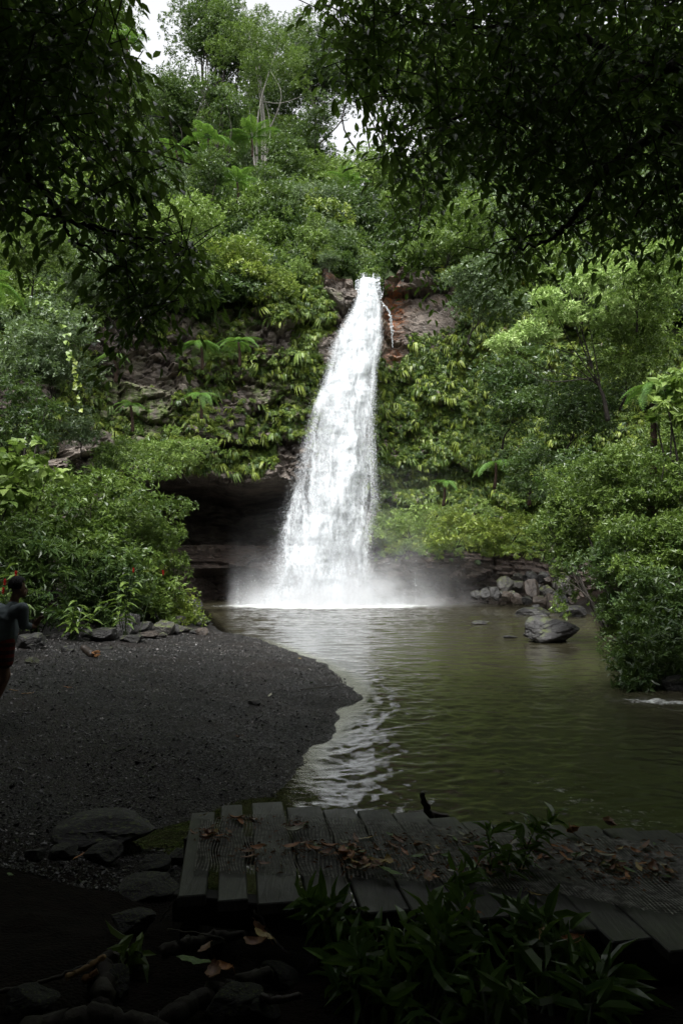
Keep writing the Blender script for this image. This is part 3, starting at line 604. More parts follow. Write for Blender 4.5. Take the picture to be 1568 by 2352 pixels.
def gn_scatter(name, label, cat, coll, pts, scl, rot, idx):
    n = len(pts); me = bpy.data.meshes.new(name); me.vertices.add(n); me.vertices.foreach_set('co', np.asarray(pts, np.float32).ravel())
    for nm, ty, key, val in (('scl','FLOAT_VECTOR','vector',scl),('rot','FLOAT_VECTOR','vector',rot),('pick','INT','value',idx)):
        a = me.attributes.new(nm, ty, 'POINT'); a.data.foreach_set(key, np.asarray(val, np.int32 if ty == 'INT' else np.float32).ravel())
    o = link(name, me); tag(o, label, cat, kind='stuff')
    g = bpy.data.node_groups.new(name, 'GeometryNodeTree'); g.interface.new_socket('Geometry', in_out='INPUT', socket_type='NodeSocketGeometry'); g.interface.new_socket('Geometry', in_out='OUTPUT', socket_type='NodeSocketGeometry')
    gi = g.nodes.new('NodeGroupInput'); go = g.nodes.new('NodeGroupOutput'); ip = g.nodes.new('GeometryNodeInstanceOnPoints'); ci = g.nodes.new('GeometryNodeCollectionInfo')
    ci.inputs['Collection'].default_value = coll; ci.inputs['Separate Children'].default_value = True; ci.inputs['Reset Children'].default_value = True
    def na(nm, ty): q = g.nodes.new('GeometryNodeInputNamedAttribute'); q.data_type = ty; q.inputs['Name'].default_value = nm; return next(s for s in q.outputs if s.name == 'Attribute' and s.enabled)
    g.links.new(gi.outputs[0], ip.inputs['Points']); g.links.new(ci.outputs[0], ip.inputs['Instance']); ip.inputs['Pick Instance'].default_value = True
    g.links.new(na('pick','INT'), ip.inputs['Instance Index']); g.links.new(na('rot','FLOAT_VECTOR'), ip.inputs['Rotation']); g.links.new(na('scl','FLOAT_VECTOR'), ip.inputs['Scale']); g.links.new(ip.outputs[0], go.inputs[0])
    m = o.modifiers.new('plants', 'NODES'); m.node_group = g
    return o
CB = coll_of('bush_kinds', PM)
rng = R0(77)
# undergrowth covering the hillside
N = 9000; k = rng.integers(0, HS.shape[0]-1, N); dcol = (rng.random(N)**.8*(nd-2)).astype(int); base = HS[k, dcol] + rng.normal(0,.5,(N,3))*np.array([1,1,.2])
qx, qy, qf = project(base + np.array([0,0,1.5])); ok = (qx > -350) & (qx < 1900) & (qf > 5) & (base[:,1] > 20); dist = np.linalg.norm(base[:,:2], axis=1)
kill = (qx > 700) & (qx < 1060) & (qy > 618) & (dist < 58); ok &= ~kill
base = base[ok]; qx, qy = qx[ok], qy[ok]; sel = []; grid = {}
for i, p_ in enumerate(base):                     # thin to an even spacing
    c_ = (int(p_[0]//1.7), int(p_[1]//1.7), int(p_[2]//2.2))
    if c_ in grid: continue
    grid[c_] = 1; sel.append(i)
base = base[sel]; n = len(base); nz_ = fbm(base*.12, 3, 7); kind = np.clip(((nz_-.3)/.4*7 - .7 + rng.normal(0,1.5,n)), 0, 6.99).astype(int)
order = np.array([1,6,0,4,3,2,5]); pk_ = order[kind]; tall = (rng.random(n) < .36) & (base[:,1] > 54); pk_ = np.where(tall, rng.integers(7,10,n), pk_); sc_ = rng.uniform(1.3, 2.5, n); near_rock = np.hypot(base[:,0]-2, base[:,1]-52) < 9; sc_[near_rock] *= .62
gn_scatter('hillside_undergrowth', 'mass of mixed green bushes covering the steep slope above the cliff', 'undergrowth', CB, base + np.array([0,0,.3])*sc_[:,None], np.stack([sc_, sc_, sc_*rng.uniform(.8,1.35,n)],1),
           np.stack([rng.normal(-.12,.15,n), rng.normal(0,.15,n), rng.uniform(0,6.28,n)],1), pk_)

# plants rooted on the cliff: hanging strap ferns, leafy tufts, grass
def fern_tuft(seed, mat, nfr, L, W, droop, out):
    rng = R0(seed); mb = MB()
    for _ in range(nfr):
        a = rng.normal(0, .75); l = L*rng.uniform(.6,1.15); m = 6; tt = np.linspace(0,1,m)
        h = np.array([math.sin(a), -math.cos(a)*out, 0]); c = h[None]*(l*tt*(1-.45*tt))[:,None]; c[:,2] = l*(.25*tt - droop*tt**2)
        s = np.array([math.cos(a), math.sin(a), rng.normal(0,.2)]); wv = W*np.array([.35,.9,1,.9,.6,.05])*rng.uniform(.8,1.2)
        V = np.stack([c-s*wv[:,None]*.5, c+np.array([0,0,-.02]), c+s*wv[:,None]*.5], 1).reshape(-1,3); mb.add(V, gridfaces(m,3), np.clip(.5+rng.normal(0,.25),0,1))
    me = mb.mesh('strap_fern'); me.materials.append(mat); return me
def leaf_tuft(seed, mat, n, L, W):
    rng = R0(seed); mb = MB(); d = sph(rng, n, -.2); d[:,1] = -np.abs(d[:,1])*.8; tips = d*rng.uniform(.15,.5,(n,1)); rosettes(mb, tips, nrm(d+np.array([0,-.3,.6])), rng, L, W, 6, droop=.15); me = mb.mesh('leafy_tuft'); me.materials.append(mat); return me
def grass_tuft(seed, mat):
    rng = R0(seed); mb = MB()
    for _ in range(46):
        a = rng.normal(0,.8); l = rng.uniform(.6,1.2); tt = np.linspace(0,1,5); h = np.array([math.sin(a), -abs(math.cos(a))*.8, 0]); c = h[None]*(l*tt*(.7-.2*tt))[:,None]; c[:,2] = l*(.55*tt - 1.25*tt**2)
        s = np.array([math.cos(a), math.sin(a), 0])*.018; V = np.stack([c-s, c+s*np.array([1,1,1])], 1); V[-1] = c[-1]; mb.add(V.reshape(-1,3), gridfaces(5,2), rng.random())
    me = mb.mesh('hanging_grass'); me.materials.append(mat); return me
CF = coll_of('cliff_plants', [fern_tuft(1, M['yellow'], 14, .9, .10, 1.15, .8), fern_tuft(2, M['mid'], 16, .85, .11, 1.1, .9), fern_tuft(3, M['dark'], 14, .7, .09, .95, 1), leaf_tuft(4, M['yellow'], 40, .14, .06), leaf_tuft(5, M['mid'], 44, .15, .065), leaf_tuft(6, M['light'], 36, .15, .065), grass_tuft(7, M['light']), leaf_tuft(8, M['dark'], 40, .16, .07)])
def ell(x, y, cx, cy, rx, ry): return np.exp(-(((x-cx)/rx)**2 + ((y-cy)/ry)**2)**2)
fl = CG.reshape(-1,3); fn = CN.reshape(-1,3); q = np.arange(len(fl)); q = rng.choice(q, 260000); pt = fl[q] + rng.normal(0,.06,(len(q),3)); px_, py_, _f = project(pt); nzc = fbm(np.stack([pt[:,0]*.45, pt[:,2]*.45, 0*pt[:,0]],1), 4, 15)
dens = np.zeros(len(q))
L_ = (px_ < 850)
dens[L_] = .50*sstep(.44,.66,nzc[L_])
dens += .9*ell(px_,py_,700,690,70,90)*L_ + .75*ell(px_,py_,600,640,130,60)*L_ + .75*ell(px_,py_,715,780,40,70)*L_ + .45*ell(px_,py_,690,860,70,60)*L_ + .40*ell(px_,py_,640,980,110,70)*L_ + .4*ell(px_,py_,480,1060,180,26)*L_
rr_ = px_ >= 850
dens[rr_] = .95 + .7*(nzc[rr_]-.5)
for cx_, cy_, rx_, ry_, a_ in [(960,690,110,80,-1.6),(890,720,34,110,-1.5),(905,800,34,35,-1.2),(660,765,60,40,-.7),(480,730,80,35,-.55),(770,650,70,45,-.75),(750,800,34,34,-1.6),(800,720,30,80,-1.0),(640,900,60,40,-.25),(665,1045,38,40,-.9),(1035,790,45,40,-.35),(330,900,120,70,-.5),(905,1080,24,60,-.4),(1090,940,30,60,-.25),(870,640,40,25,-1.2)]:
    dens += a_*ell(px_,py_,cx_,cy_,rx_,ry_)
dens *= sstep(3.0,4.6,pt[:,2]); cavein = (px_ > 375) & (px_ < 705) & (py_ > 1088); dens[cavein] = 0; dens[(px_ > 640) & (px_ < 868) & (py_ > 1000)] *= .4
okc = (rng.random(len(q))*np.where(px_ > 860, 1.9, 1.9) < dens) & (px_ > -100) & (px_ < 1700)
pc_ = pt[okc]; fx, fy_ = px_[okc], py_[okc]; nn_ = fn[q][okc]; n = len(pc_); kind = rng.choice(8, n, p=[.16,.14,.14,.22,.15,.10,.01,.08])
R_ = (fx > 860) & (fx < 1160); kr = rng.choice(8, n, p=[.17,.24,.15,.10,.18,.04,0,.12]); kind = np.where(R_ & (fy_ < 1180), kr, kind); bot = (fx > 850) & (fy_ > 1150); kind = np.where(bot, rng.choice(8, n, p=[.04,.05,.16,.33,.12,.30,0,0]), kind)
ledge = (np.abs(fx-700) < 60) & (np.abs(fy_-690) < 110); kind = np.where(ledge & (rng.random(n) < .12), 6, kind); kind = np.where((np.abs(fx-690) < 22) & (np.abs(fy_-815) < 18) & (rng.random(n) < .6), 6, kind)
az = np.arctan2(nn_[:,0], -nn_[:,1]); sc_ = np.clip(rng.lognormal(-.72,.36,n), .25, 1.1)
gn_scatter('cliff_plants', 'hanging ferns and small leafy plants growing all over the cliff face', 'cliff plants', CF, pc_, np.stack([sc_]*3,1), np.stack([rng.normal(0,.3,n), rng.normal(0,.3,n), az + rng.normal(0,.6,n)],1), kind)
print('hill', len(base), 'cliff plants', n)

# ---- single trees and shrubs
KIND = dict(small=(.125,.052,7,LEAF2,.10), tiny=(.105,.044,7,LEAF2,.05), broad=(.26,.14,6,LEAF2,.3), heart=(.24,.19,5,LEAFH,.5), lance=(.22,.06,7,LEAF2,.35), mid=(.18,.085,6,LEAF2,.2), far=(.25,.125,6,LEAF2,.15), sparse=(.22,.085,5,LEAF2,.3))
def plant(name, label, cat, px, py, Y, rx, ry, mat, kind, seed, n=20, dens=None, r0=None, bark='bark', group=None, flat=.65, base=None, clumps=None, zmin=-.95, depth=.85, csize=.33, cov=.34, skirt=True):
    rng = R0(seed); C = P(px, py, Y); s = Y/F; R = np.array([rx*s, rx*s*depth, ry*s]); L, W, k, tpl, dr = KIND[kind]
    if base is None:
        if Y < 29: b = np.array([C[0] + rng.normal(0,.1)*R[0], C[1] + .2*R[1], 0]); b[2] = max(gh(b[0], b[1]), -.2)
        elif Y < 54: b = np.array([C[0] + rng.normal(0,.2)*R[0], C[1] + .9*R[1], C[2]-1.15*R[2]])
        else: b = np.array([C[0], C[1], 0]); b[2] = min(hill_z(b[0], b[1]), C[2]-R[2])
    else: b = np.asarray(base, float)
    root = thing(name, label, cat, b, 0, group)
    if clumps is not None: cl = clumps
    else:
        cl = clumps_in(rng, C, R, n, csize, flat, zmin)
        if name == 'shrub':
            cl += [(np.array([C[0]+rng.uniform(-.85,.85)*R[0], C[1]+rng.uniform(-.8,.5)*R[1], C[2]-rng.uniform(.6,1.25)*R[2]]), R*.30*rng.uniform(.7,1.3)) for _ in range(n//2)]
            cl += [(np.array([C[0]+rng.uniform(-.9,.9)*R[0], C[1]+rng.uniform(-.8,.5)*R[1], rng.uniform(b[2]+.15, C[2])]), R*.30*rng.uniform(.7,1.3)) for _ in range(n//2 if Y < 29 and skirt else 0)]
    cl = [(c-b, r) for c, r in cl]; mb = MB(); area = L*W*.5*k
    d_ = dens or min(cov/area, 120); crown(mb, cl, rng, d_, L, W, k, tpl, droop=dr); mb.build('crown', M[mat], root)
    mb = MB(); H = np.linalg.norm(C-b); limbs(mb, (0,0,-.15), cl, rng, r0 or max(.025, .017*H), multi=(name == 'shrub')); mb.build('trunk', M[bark], root, smooth=True)
    return root
VEG = [
 # left bank
 ('shrub','broad-leaved shrub with large pale heart-shaped leaves at the far left, higher than the person','shrub',45,1080,19.5,105,75,'light','heart',101,dict(n=16)),
 ('shrub','tall glossy shrub between the heart-leaved shrub and the cave','shrub',200,1170,23,140,105,'mid','mid',102,dict(n=26)),
 ('shrub','dark shrub with long drooping leaves right behind the person','shrub',70,1290,18,95,110,'dark','lance',103,dict(n=20)),
 ('shrub','dense dark bush above the boulders in the middle of the left bank','shrub',235,1330,22.5,105,95,'dark','small',104,dict(n=24)),
 ('shrub','rounded light green bush hanging over the last boulders at the left water edge','shrub',385,1345,26,78,68,'yellow','small',105,dict(n=20)),
 ('shrub','leafy green shrub on the left bank reaching out against the dark cave','shrub',340,1185,26,88,105,'mid','small',106,dict(n=24)),
 ('shrub','low bush hiding the large pale boulder','shrub',330,1340,24.5,70,60,'mid','mid',107,dict(n=14)),
 ('shrub','glossy shrub with pale new leaves at the left frame edge, halfway up the left bank','shrub',20,1190,21,90,85,'mid','broad',108,dict(n=16)),
 ('tree','small spreading tree with a flat crown just above the cave mouth','tree',400,1040,36,112,46,'light','small',109,dict(n=24,flat=.5)),
 ('tree','small grey-green tree beside the flat-crowned tree, left of the cave','tree',275,1040,33,80,46,'mid','small',110,dict(n=16)),
 ('tree','low tree with grey-green layered foliage in front of the dark left cliff','tree',165,985,31,95,44,'grey','small',111,dict(n=18,flat=.5)),
 ('tree','tall grey-green tree with small leaves and hanging creepers at the left of the cliff','tree',115,810,30,112,120,'grey','mid',112,dict(n=30)),
 ('tree','bushy tree with pale leaf tips above the creeper-hung grey-green tree on the left','tree',215,640,37,120,85,'grey','mid',113,dict(n=28)),
 ('tree','dark small-leaved tree at the left edge under the overhanging branches','tree',60,560,34,105,85,'mid','small',114,dict(n=24)),
 ('shrub','dark bush in the shade below the grey-green tree at the left edge','shrub',35,920,27,85,85,'dark','mid',115,dict(n=18)),
 ('tree','light green tree at the cliff top left, its crown in front of the tree ferns','tree',430,500,49,105,72,'light','far',116,dict(n=24)),
 ('tree','leafy mid-green tree on the left cliff edge, above the bare rock ledge','tree',400,640,45,100,70,'mid','far',117,dict(n=22)),
 ('shrub','yellow-green bush with heart-shaped leaves on the cliff edge to the left of the fall','shrub',560,590,49,85,50,'yellow','far',118,dict(n=16)),
 ('shrub','bright green creeper bush on top of the left cliff, near the boulders by the lip','shrub',640,640,49,60,42,'yellow','mid',119,dict(n=14)),
 # right bank
 ('shrub','dense small-leaved bush on the right bank nearest the rock heap','shrub',1320,1175,21,80,95,'mid','tiny',131,dict(n=34,base=G(1400,1445,.6))),
 ('tree','broad small-leaved tree at the right edge, topmost of the right bank','tree',1465,1135,19,125,95,'mid','tiny',132,dict(n=40)),
 ('shrub','dark small-leaved bush below the broad tree, above the big boulder in the pool','shrub',1440,1300,18,82,95,'dark','tiny',133,dict(n=34)),
 ('shrub','dark bush at the right edge whose lower leaves hang towards the water','shrub',1515,1375,15,105,105,'dark','small',134,dict(n=34)),
 ('shrub','small-leaved bush at the right edge, between the broad tree and the dark bush below it','shrub',1500,1245,17,105,75,'mid','tiny',168,dict(n=30)),
 ('shrub','lowest leafy bush on the right, its twigs drooping over the pool','shrub',1510,1480,13.2,110,80,'dark','small',135,dict(n=28)),
 ('shrub','small green bush low on the right bank behind the big boulder','shrub',1425,1405,18.5,48,58,'mid','tiny',136,dict(n=18,base=G(1450,1450,.6))),
 ('shrub','bright broad-leaved shrub at the right edge under the tree fern fronds','shrub',1545,895,18.5,60,62,'light','broad',138,dict(n=14)),
 ('shrub','mid-green shrub at the right edge between the broad-leaved shrub and the small-leaved tree','shrub',1530,1010,21,75,65,'mid','small',139,dict(n=20)),
 ('tree','dark green tree against the cliff to the right of the hanging ferns','tree',1190,890,42,100,110,'dark','far',140,dict(n=28)),
 ('tree','dark leafy tree below the pale layered tree on the right','tree',1340,930,36,115,95,'dark','mid',141,dict(n=28)),
 ('tree','full green tree on the right slope, behind the pale layered tree','tree',1455,800,33,105,105,'mid','mid',142,dict(n=28)),
 ('shrub','rounded dark bush at the foot of the right cliff, beside the tree fern','shrub',1235,1065,39,72,62,'dark','mid',143,dict(n=18)),
 ('shrub','dark bush low on the right slope, just above the small-leaved bank bush','shrub',1320,1060,30,70,50,'dark','mid',144,dict(n=16)),
 ('tree','blue-green bush hanging over the bare rock to the right of the fall','tree',1110,655,46,95,100,'grey','far',145,dict(n=26)),
 ('tree','tree hung with bright creepers at the right edge above the tree fern','tree',1500,620,29,105,100,'light','mid',146,dict(n=28)),
 ('tree','green tree behind the bare rock, at the top of the right cliff','tree',1060,520,51,105,85,'mid','far',147,dict(n=24)),
 ('shrub','yellow-green thicket on the ledge at the foot of the right cliff','shrub',1050,1208,47,85,38,'yellow','mid',148,dict(n=18)),
 ('shrub','bright thicket on the ledge right of the fall, above the layered rock','shrub',920,1190,48,65,34,'light','mid',149,dict(n=14)),
 ('shrub','bright green thicket on the ledge above the rock heap','shrub',1175,1215,46,75,45,'yellow','mid',150,dict(n=16)),
 # hilltop
 ('tree','dark tall tree on the skyline immediately right of the sky gap at the top left','tree',478,60,76,65,110,'dark','far',151,dict(n=34)),
 ('tree','dark tall forest tree on the skyline right of the pale bare-branched tree','tree',715,150,84,75,130,'dark','far',152,dict(n=40)),
 ('tree','dark tree on the skyline in the valley above the waterfall','tree',720,320,80,60,80,'dark','far',153,dict(n=26)),
 ('tree','pale green tree on the valley side behind the waterfall','tree',850,400,72,75,70,'light','far',154,dict(n=24)),
 ('tree','dark tree on the skyline at the left of the top left sky gap','tree',255,60,62,52,120,'dark','far',155,dict(n=28)),
 ('tree','thick green tree hung with creepers below the top left sky gap','tree',405,250,68,75,85,'dark','far',156,dict(n=30)),
 ('tree','round creeper-covered tree left of the pale tall trunk','tree',510,250,66,62,70,'dark','far',157,dict(n=26)),
 ('tree','dark tree standing behind the pale tall trunk','tree',620,200,90,95,120,'dark','far',158,dict(n=30)),
 ('tree','leafy tree on the valley side above the lip of the waterfall','tree',760,540,60,90,60,'mid','far',159,dict(n=22)),
 ('tree','dark round-topped tree on the skyline left of the pale tall trunk','tree',520,90,80,70,105,'dark','far',162,dict(n=36)),
 ('tree','tall dark tree on the skyline half hidden by the right overhanging branches','tree',860,150,86,95,150,'dark','far',163,dict(n=44)),
 ('tree','mid-green tree on the right skyline seen through the gaps of the dark crown','tree',1020,180,84,110,150,'mid','far',164,dict(n=44)),
 ('tree','dark tree on the right skyline behind the densest overhanging leaves','tree',1230,160,82,130,170,'dark','far',165,dict(n=48)),
 ('tree','dark tree on the skyline behind the left overhanging branches','tree',90,120,72,110,170,'dark','far',166,dict(n=44)),
 ('tree','tall green tree at the upper right edge behind the overhanging leaves','tree',1450,200,78,130,170,'mid','far',167,dict(n=44)),
 ('tree','straight dark green tree on the slope under the highest tree fern','tree',480,400,57,48,75,'dark','far',169,dict(n=26)),
 ('tree','slender dark tree on the slope right of the pale tall trunk','tree',660,380,66,50,95,'dark','far',170,dict(n=30)),
 ('tree','green creeper-clad tree leaning into the valley above the lip','tree',730,440,66,50,80,'mid','far',171,dict(n=26)),
 ('tree','dark tree on the left slope just right of the overhanging branches','tree',350,430,54,60,95,'dark','far',172,dict(n=30)),
 ('tree','mid-green slope tree between the two lower tree ferns','tree',600,490,58,60,60,'mid','far',173,dict(n=24)),
 ('tree','light tree on the right side of the valley, half behind the dark overhanging branches','tree',960,440,62,85,80,'mid','far',160,dict(n=26)),
]
for nm, lb, ct, px, py, Y, rx, ry, mat, kd_, seed, kw in VEG:
    plant(nm, lb, ct, px, py, Y, rx, ry, mat, kd_, seed, **kw)
# pale layered tree on the right
rng = R0(137); cl = []
for cx_, cy_, rx_, m in [(1175,795,62,7),(1290,725,85,9),(1450,690,88,9),(1330,650,80,8),(1250,690,45,4),(1420,740,60,5),(1380,620,60,5),(1230,760,50,4)]:
    for _ in range(m):
        Y = 31.5 + rng.normal(0,1.3); c = P(cx_+rng.normal(0,.42)*rx_, cy_+rng.normal(0,10)-.25*abs(rng.normal(0,.4))*rx_, Y); r = rng.uniform(.45,.8); cl.append((c, np.array([r,r,r*.36])))
plant('tree','pale tree with flat layered sprays of light green leaves standing out on the right slope','tree',1330,715,34,190,90,'pale','mid',137,clumps=cl,base=P(1395,960,33),r0=.10,cov=.95)
# tall pale bare-branched tree
rng = R0(161); cl = clumps_in(rng, P(605,150,70), np.array([5.6,5,8.0]), 60, .13, .7, -.9); bz = hill_z(*P(588,400,70)[:2])
plant('tall_tree','tall pale-barked tree with thin bare branches and sparse leaves on the hill above the fall','tree',605,150,70,115,170,'mid','sparse',161,clumps=cl,base=(P(588,400,70)[0],70,min(bz,P(588,420,70)[2])),dens=9,r0=.38,bark='palebark')
# ---- tree ferns
def frond_mesh(seed, arch=.55):
    rng = R0(seed); mb = MB(); n = 20; tt = np.linspace(0,1,n); c = np.stack([tt*(1-.12*tt*arch), 0*tt, .28*tt - arch*tt**2.2], 1); tg = nrm(np.gradient(c, axis=0))
    tube(mb, c, np.linspace(.012,.003,n), 4, .2); up = np.array([0,0,1.0])
    for sgn in (-1, 1):
        for j in range(4, n):
            u = tt[j]; l = .23*math.sin(PI*min(1,(u*.86+.12)))**.75*rng.uniform(.9,1.08); d = nrm((tg[j]*.42 + np.array([0,sgn,0]) + np.array([0,0,-.12-.1*rng.random()]))[None])[0]
            m = 9; q = np.linspace(.06,1,m); pos = c[j] + d[None]*(l*q)[:,None] - up*(.22*l*q**2)[:,None]
            w_ = .060*(1-q)**.6*(.7+.5*math.sin(PI*u)) + .008; nn = np.repeat((up + .3*tg[j])[None], m, 0)
            for s2 in (-1, 1):
                ld = nrm(np.repeat((tg[j]*s2 + d*.45)[None], m, 0)); leaves(mb, pos, ld, nn, w_*.8, .026*l/.3, LEAF2, np.clip(.5+.25*(1-q)+rng.normal(0,.12), 0, 1))
    me = mb.mesh('frond'); me.materials.append(M['fern']); return me
FM = [frond_mesh(1, .45), frond_mesh(2, .62), frond_mesh(3, .8)]
def tree_fern(label, px, py, Y, Lpx, n, seed, az=None, trunk=1.6, el=(.0,.45), lean=(0,.6)):
    rng = R0(seed); C = P(px, py, Y); L = Lpx*Y/F; b = C + np.array([lean[0], lean[1], -trunk]); root = thing('tree_fern', label, 'tree fern', b)
    mb = MB(); cv = curve([(0,0,0), (C-b)*.5+np.array([.05,0,.02]), C-b], 6); tube(mb, cv, np.linspace(.12,.08,len(cv)), 7); mb.build('trunk', M['fernbark'], root, smooth=True)
    for k in range(n):
        a = (2*PI*k/n + rng.normal(0,.22)) if az is None else az[0] + (az[1]-az[0])*k/max(n-1,1) + rng.normal(0,.12)
        o = link('frond', FM[rng.integers(0,3)], None, root); o.location = Vector(C-b); o.rotation_euler = (rng.normal(0,.15), -rng.uniform(*el), a); s = L*rng.uniform(.82,1.12); o.scale = (s,s,s)
    return root
for i, (lb, a, kw) in enumerate([
    ('tree fern with arching fronds on the hill, upper left of the pale trunk', (478,318,63,66,9), {}),
    ('flat-spreading tree fern right in front of the pale tall trunk', (578,318,66,70,9), dict(el=(.1,.5))),
    ('star-shaped tree fern on the slope below the pale tall trunk', (545,418,58,62,9), dict(el=(.2,.6))),
    ('tree fern with two big drooping pale fronds beside the left overhanging branches', (405,345,61,58,7), dict(el=(-.2,.2))),
    ('feathery bright tree fern in the valley straight above the waterfall lip', (800,425,66,62,11), dict(el=(.2,.7))),
    ('flat-fronded tree fern on the left cliff, farther from the fall of two at one level', (462,792,46.2,62,8), dict(el=(-.1,.25))),
    ('flat-fronded tree fern on the left cliff, nearer the fall of two at one level', (548,785,46.6,56,8), dict(el=(-.1,.25))),
    ('bright tree fern hanging alone in the middle of the left cliff, above the cave', (460,905,46,52,8), dict(el=(-.4,.1), az=(3.4,6.4))),
    ('small fern with few fronds on the dark rock at the left of the cliff', (300,930,43,46,6), dict(el=(-.2,.2), az=(3.4,6.6))),
    ('fern low on the dark left cliff beside the hanging creepers', (262,815,42,42,6), dict(el=(-.4,.1), az=(3.2,6.4))),
    ('tree fern with drooping fronds at the foot of the right cliff', (1138,1062,43,62,8), dict(el=(-.35,.15))),
    ('small pale fern on the hanging-fern wall right of the fall', (1020,1106,46,40,6), dict(el=(-.1,.3), az=(2.9,6.6))),
    ('dull green tree fern in the shade, right of the drooping tree fern', (1218,1098,41,44,6), dict(el=(-.3,.1))),
    ('large pale tree fern at the right edge, its fronds hanging to the left', (1500,885,19,88,6), dict(el=(-.55,.05), az=(2.3,4.9), trunk=4)),
    ('blue-green tree fern at the left edge under the dark branches', (-18,650,25,88,8), dict(el=(-.25,.25), trunk=5)),
    ('tree fern standing against the sky in the top left gap', (292,88,60,52,9), dict(el=(.0,.3), trunk=6))]):
    tree_fern(lb, *a[:4], a[4]+(4 if 'az' not in kw else 1), seed=300+i, **kw)

# ---- red ginger and creepers on the left bank
def ginger(label, px, py, Y, seed, flowers, n=5, h=1.7):
    rng = R0(seed); C = P(px, py, Y); b = np.array([C[0], C[1], gh(C[0], C[1])]); root = thing('ginger_plant', label, 'plant', b); h = max(C[2]-b[2]+.15, .8); ms = MB(); ml = MB()
    for k in range(n):
        tip = np.array([rng.normal(0,.28), rng.normal(0,.2), h*rng.uniform(.7,1.1)]); cv = curve([(rng.normal(0,.06),rng.normal(0,.06),0), tip*.55+rng.normal(0,.05,3), tip], 8); tube(ms, cv, np.linspace(.016,.008,len(cv)), 5)
        j = np.linspace(4, len(cv)-1, 9).astype(int); d = np.stack([np.cos(j*2.2+k), np.sin(j*2.2+k), .35+0*j], 1); leaves(ml, cv[j], d, np.stack([-d[:,0]*.4, -d[:,1]*.4, 1+0*j], 1), rng.uniform(.3,.42,len(j)), .10, leaf8(.65,.1), rng.random(len(j)))
    ms.build('stem', M['stem'], root); ml.build('leaf_blades', M['mid'], root)
    for fx, fy in flowers:
        q = P(fx, fy, Y-.15) - b; mf = MB(); st = curve([(q[0]*.4, q[1]*.4, .1), q*.7, q], 6); tube(ms2 := MB(), st, .008, 5); ms2.build('flower_stem', M['stem'], root)
        for i in range(16):
            a = i*2.4; r = .035*(1-i/22); leaves(mf, (q+np.array([0,0,.008*i-.05]))[None], np.array([[math.cos(a)*.9, math.sin(a)*.9, .9+.05*i]]), np.array([[-math.cos(a), -math.sin(a), 1.0]]), .055, .04, LEAFD)
        mf.build('flower', M['flower'], root)
ginger('ginger plant with two red flower heads to the right of the person', 290, 1345, 19.5, 401, [(307,1312),(375,1318)])
ginger('ginger plant with red flowers right above the person', 22, 1330, 14.5, 402, [(12,1340),(37,1322),(8,1360)], 4)
ginger('ginger plant with long drooping leaves, one of them yellow, by the boulders', 168, 1395, 17.5, 403, [(302,1318)][:0], 5)
rng = R0(410)
def creeper(label, pts, Y, seed, mat='yellow'):
    rng = R0(seed); cv = curve([P(a,b,Y) for a,b in pts], 16, .04, rng); o = cv[0].copy(); root = thing('creeper', label, 'creeper', o); mb = MB(); tube(mb, cv-o, .012, 5); mb.build('stem', M['stem'], root); mb = MB(); i = rng.integers(2, len(cv), 26)
    d = np.stack([rng.normal(0,.6,26), rng.normal(-.3,.4,26), -np.abs(rng.normal(.8,.2,26))], 1); leaves(mb, cv[i]-o, d, np.tile([0,-1,.4],(26,1))+rng.normal(0,.3,(26,3)), rng.uniform(.16,.28,26), .20, LEAFH, rng.random(26)); mb.build('leaf_blades', M[mat], root)
creeper('creeper with yellowing heart leaves hanging beside the dark left rock', [(165,800),(178,860),(184,940)], 28.5, 411)
creeper('creeper with bright heart leaves trailing down the grey-green tree on the left', [(90,690),(120,700),(150,760),(160,830)], 28, 412, 'light')

# ------------------------------------------------------------------ dark trees overhead: leaf sprays, twigs and limbs
def inpoly(x, y, poly):
    ins = np.zeros(len(x), bool); n = len(poly)
    for i in range(n):
        (x1,y1),(x2,y2) = poly[i], poly[(i+1)%n]; c = (y1 > y) != (y2 > y); ins ^= c & (x < (x2-x1)*(y-y1)/((y2-y1) or 1e-9)+x1)
    return ins
def sprays(mb, tw, C, rng, L, W, nodes=5, tpl=LEAFD):
    n = len(C); a = rng.uniform(0,2*PI,n); d = np.stack([np.cos(a), np.sin(a), rng.normal(-.35,.3,n)], 1); d = nrm(d); e1, e2 = perp(d)
    for k in range(nodes):
        p_ = C + d*(k*.085)[...] if False else C + d*(k*.085) + np.array([0,0,-.012*k*k]); s = 1 if k % 2 else -1
        ld = nrm(d*.55 + s*e1*.8 + rng.normal(0,.25,(n,3)) + np.array([0,0,-.45])); nn = np.array([0,0,1.0]) + rng.normal(0,.38,(n,3)); leaves(mb, p_, ld, nn, L*rng.uniform(.7,1.2,n), W*rng.uniform(.8,1.2,n), tpl, rng.random(n))
    ld = nrm(d + np.array([0,0,-.3]) + rng.normal(0,.2,(n,3))); leaves(mb, C + d*(nodes*.085) + np.array([0,0,-.012*nodes**2]), ld, np.array([0,0,1.0]) + rng.normal(0,.3,(n,3)), L*rng.uniform(.8,1.2,n), W, tpl, rng.random(n))
    for i in range(n):
        if rng.random() < .5: tube(tw, np.array([C[i]-d[i]*.35+np.array([0,0,.06]), C[i], C[i]+d[i]*.4+np.array([0,0,-.16])]), [.006,.004,.002], 4)
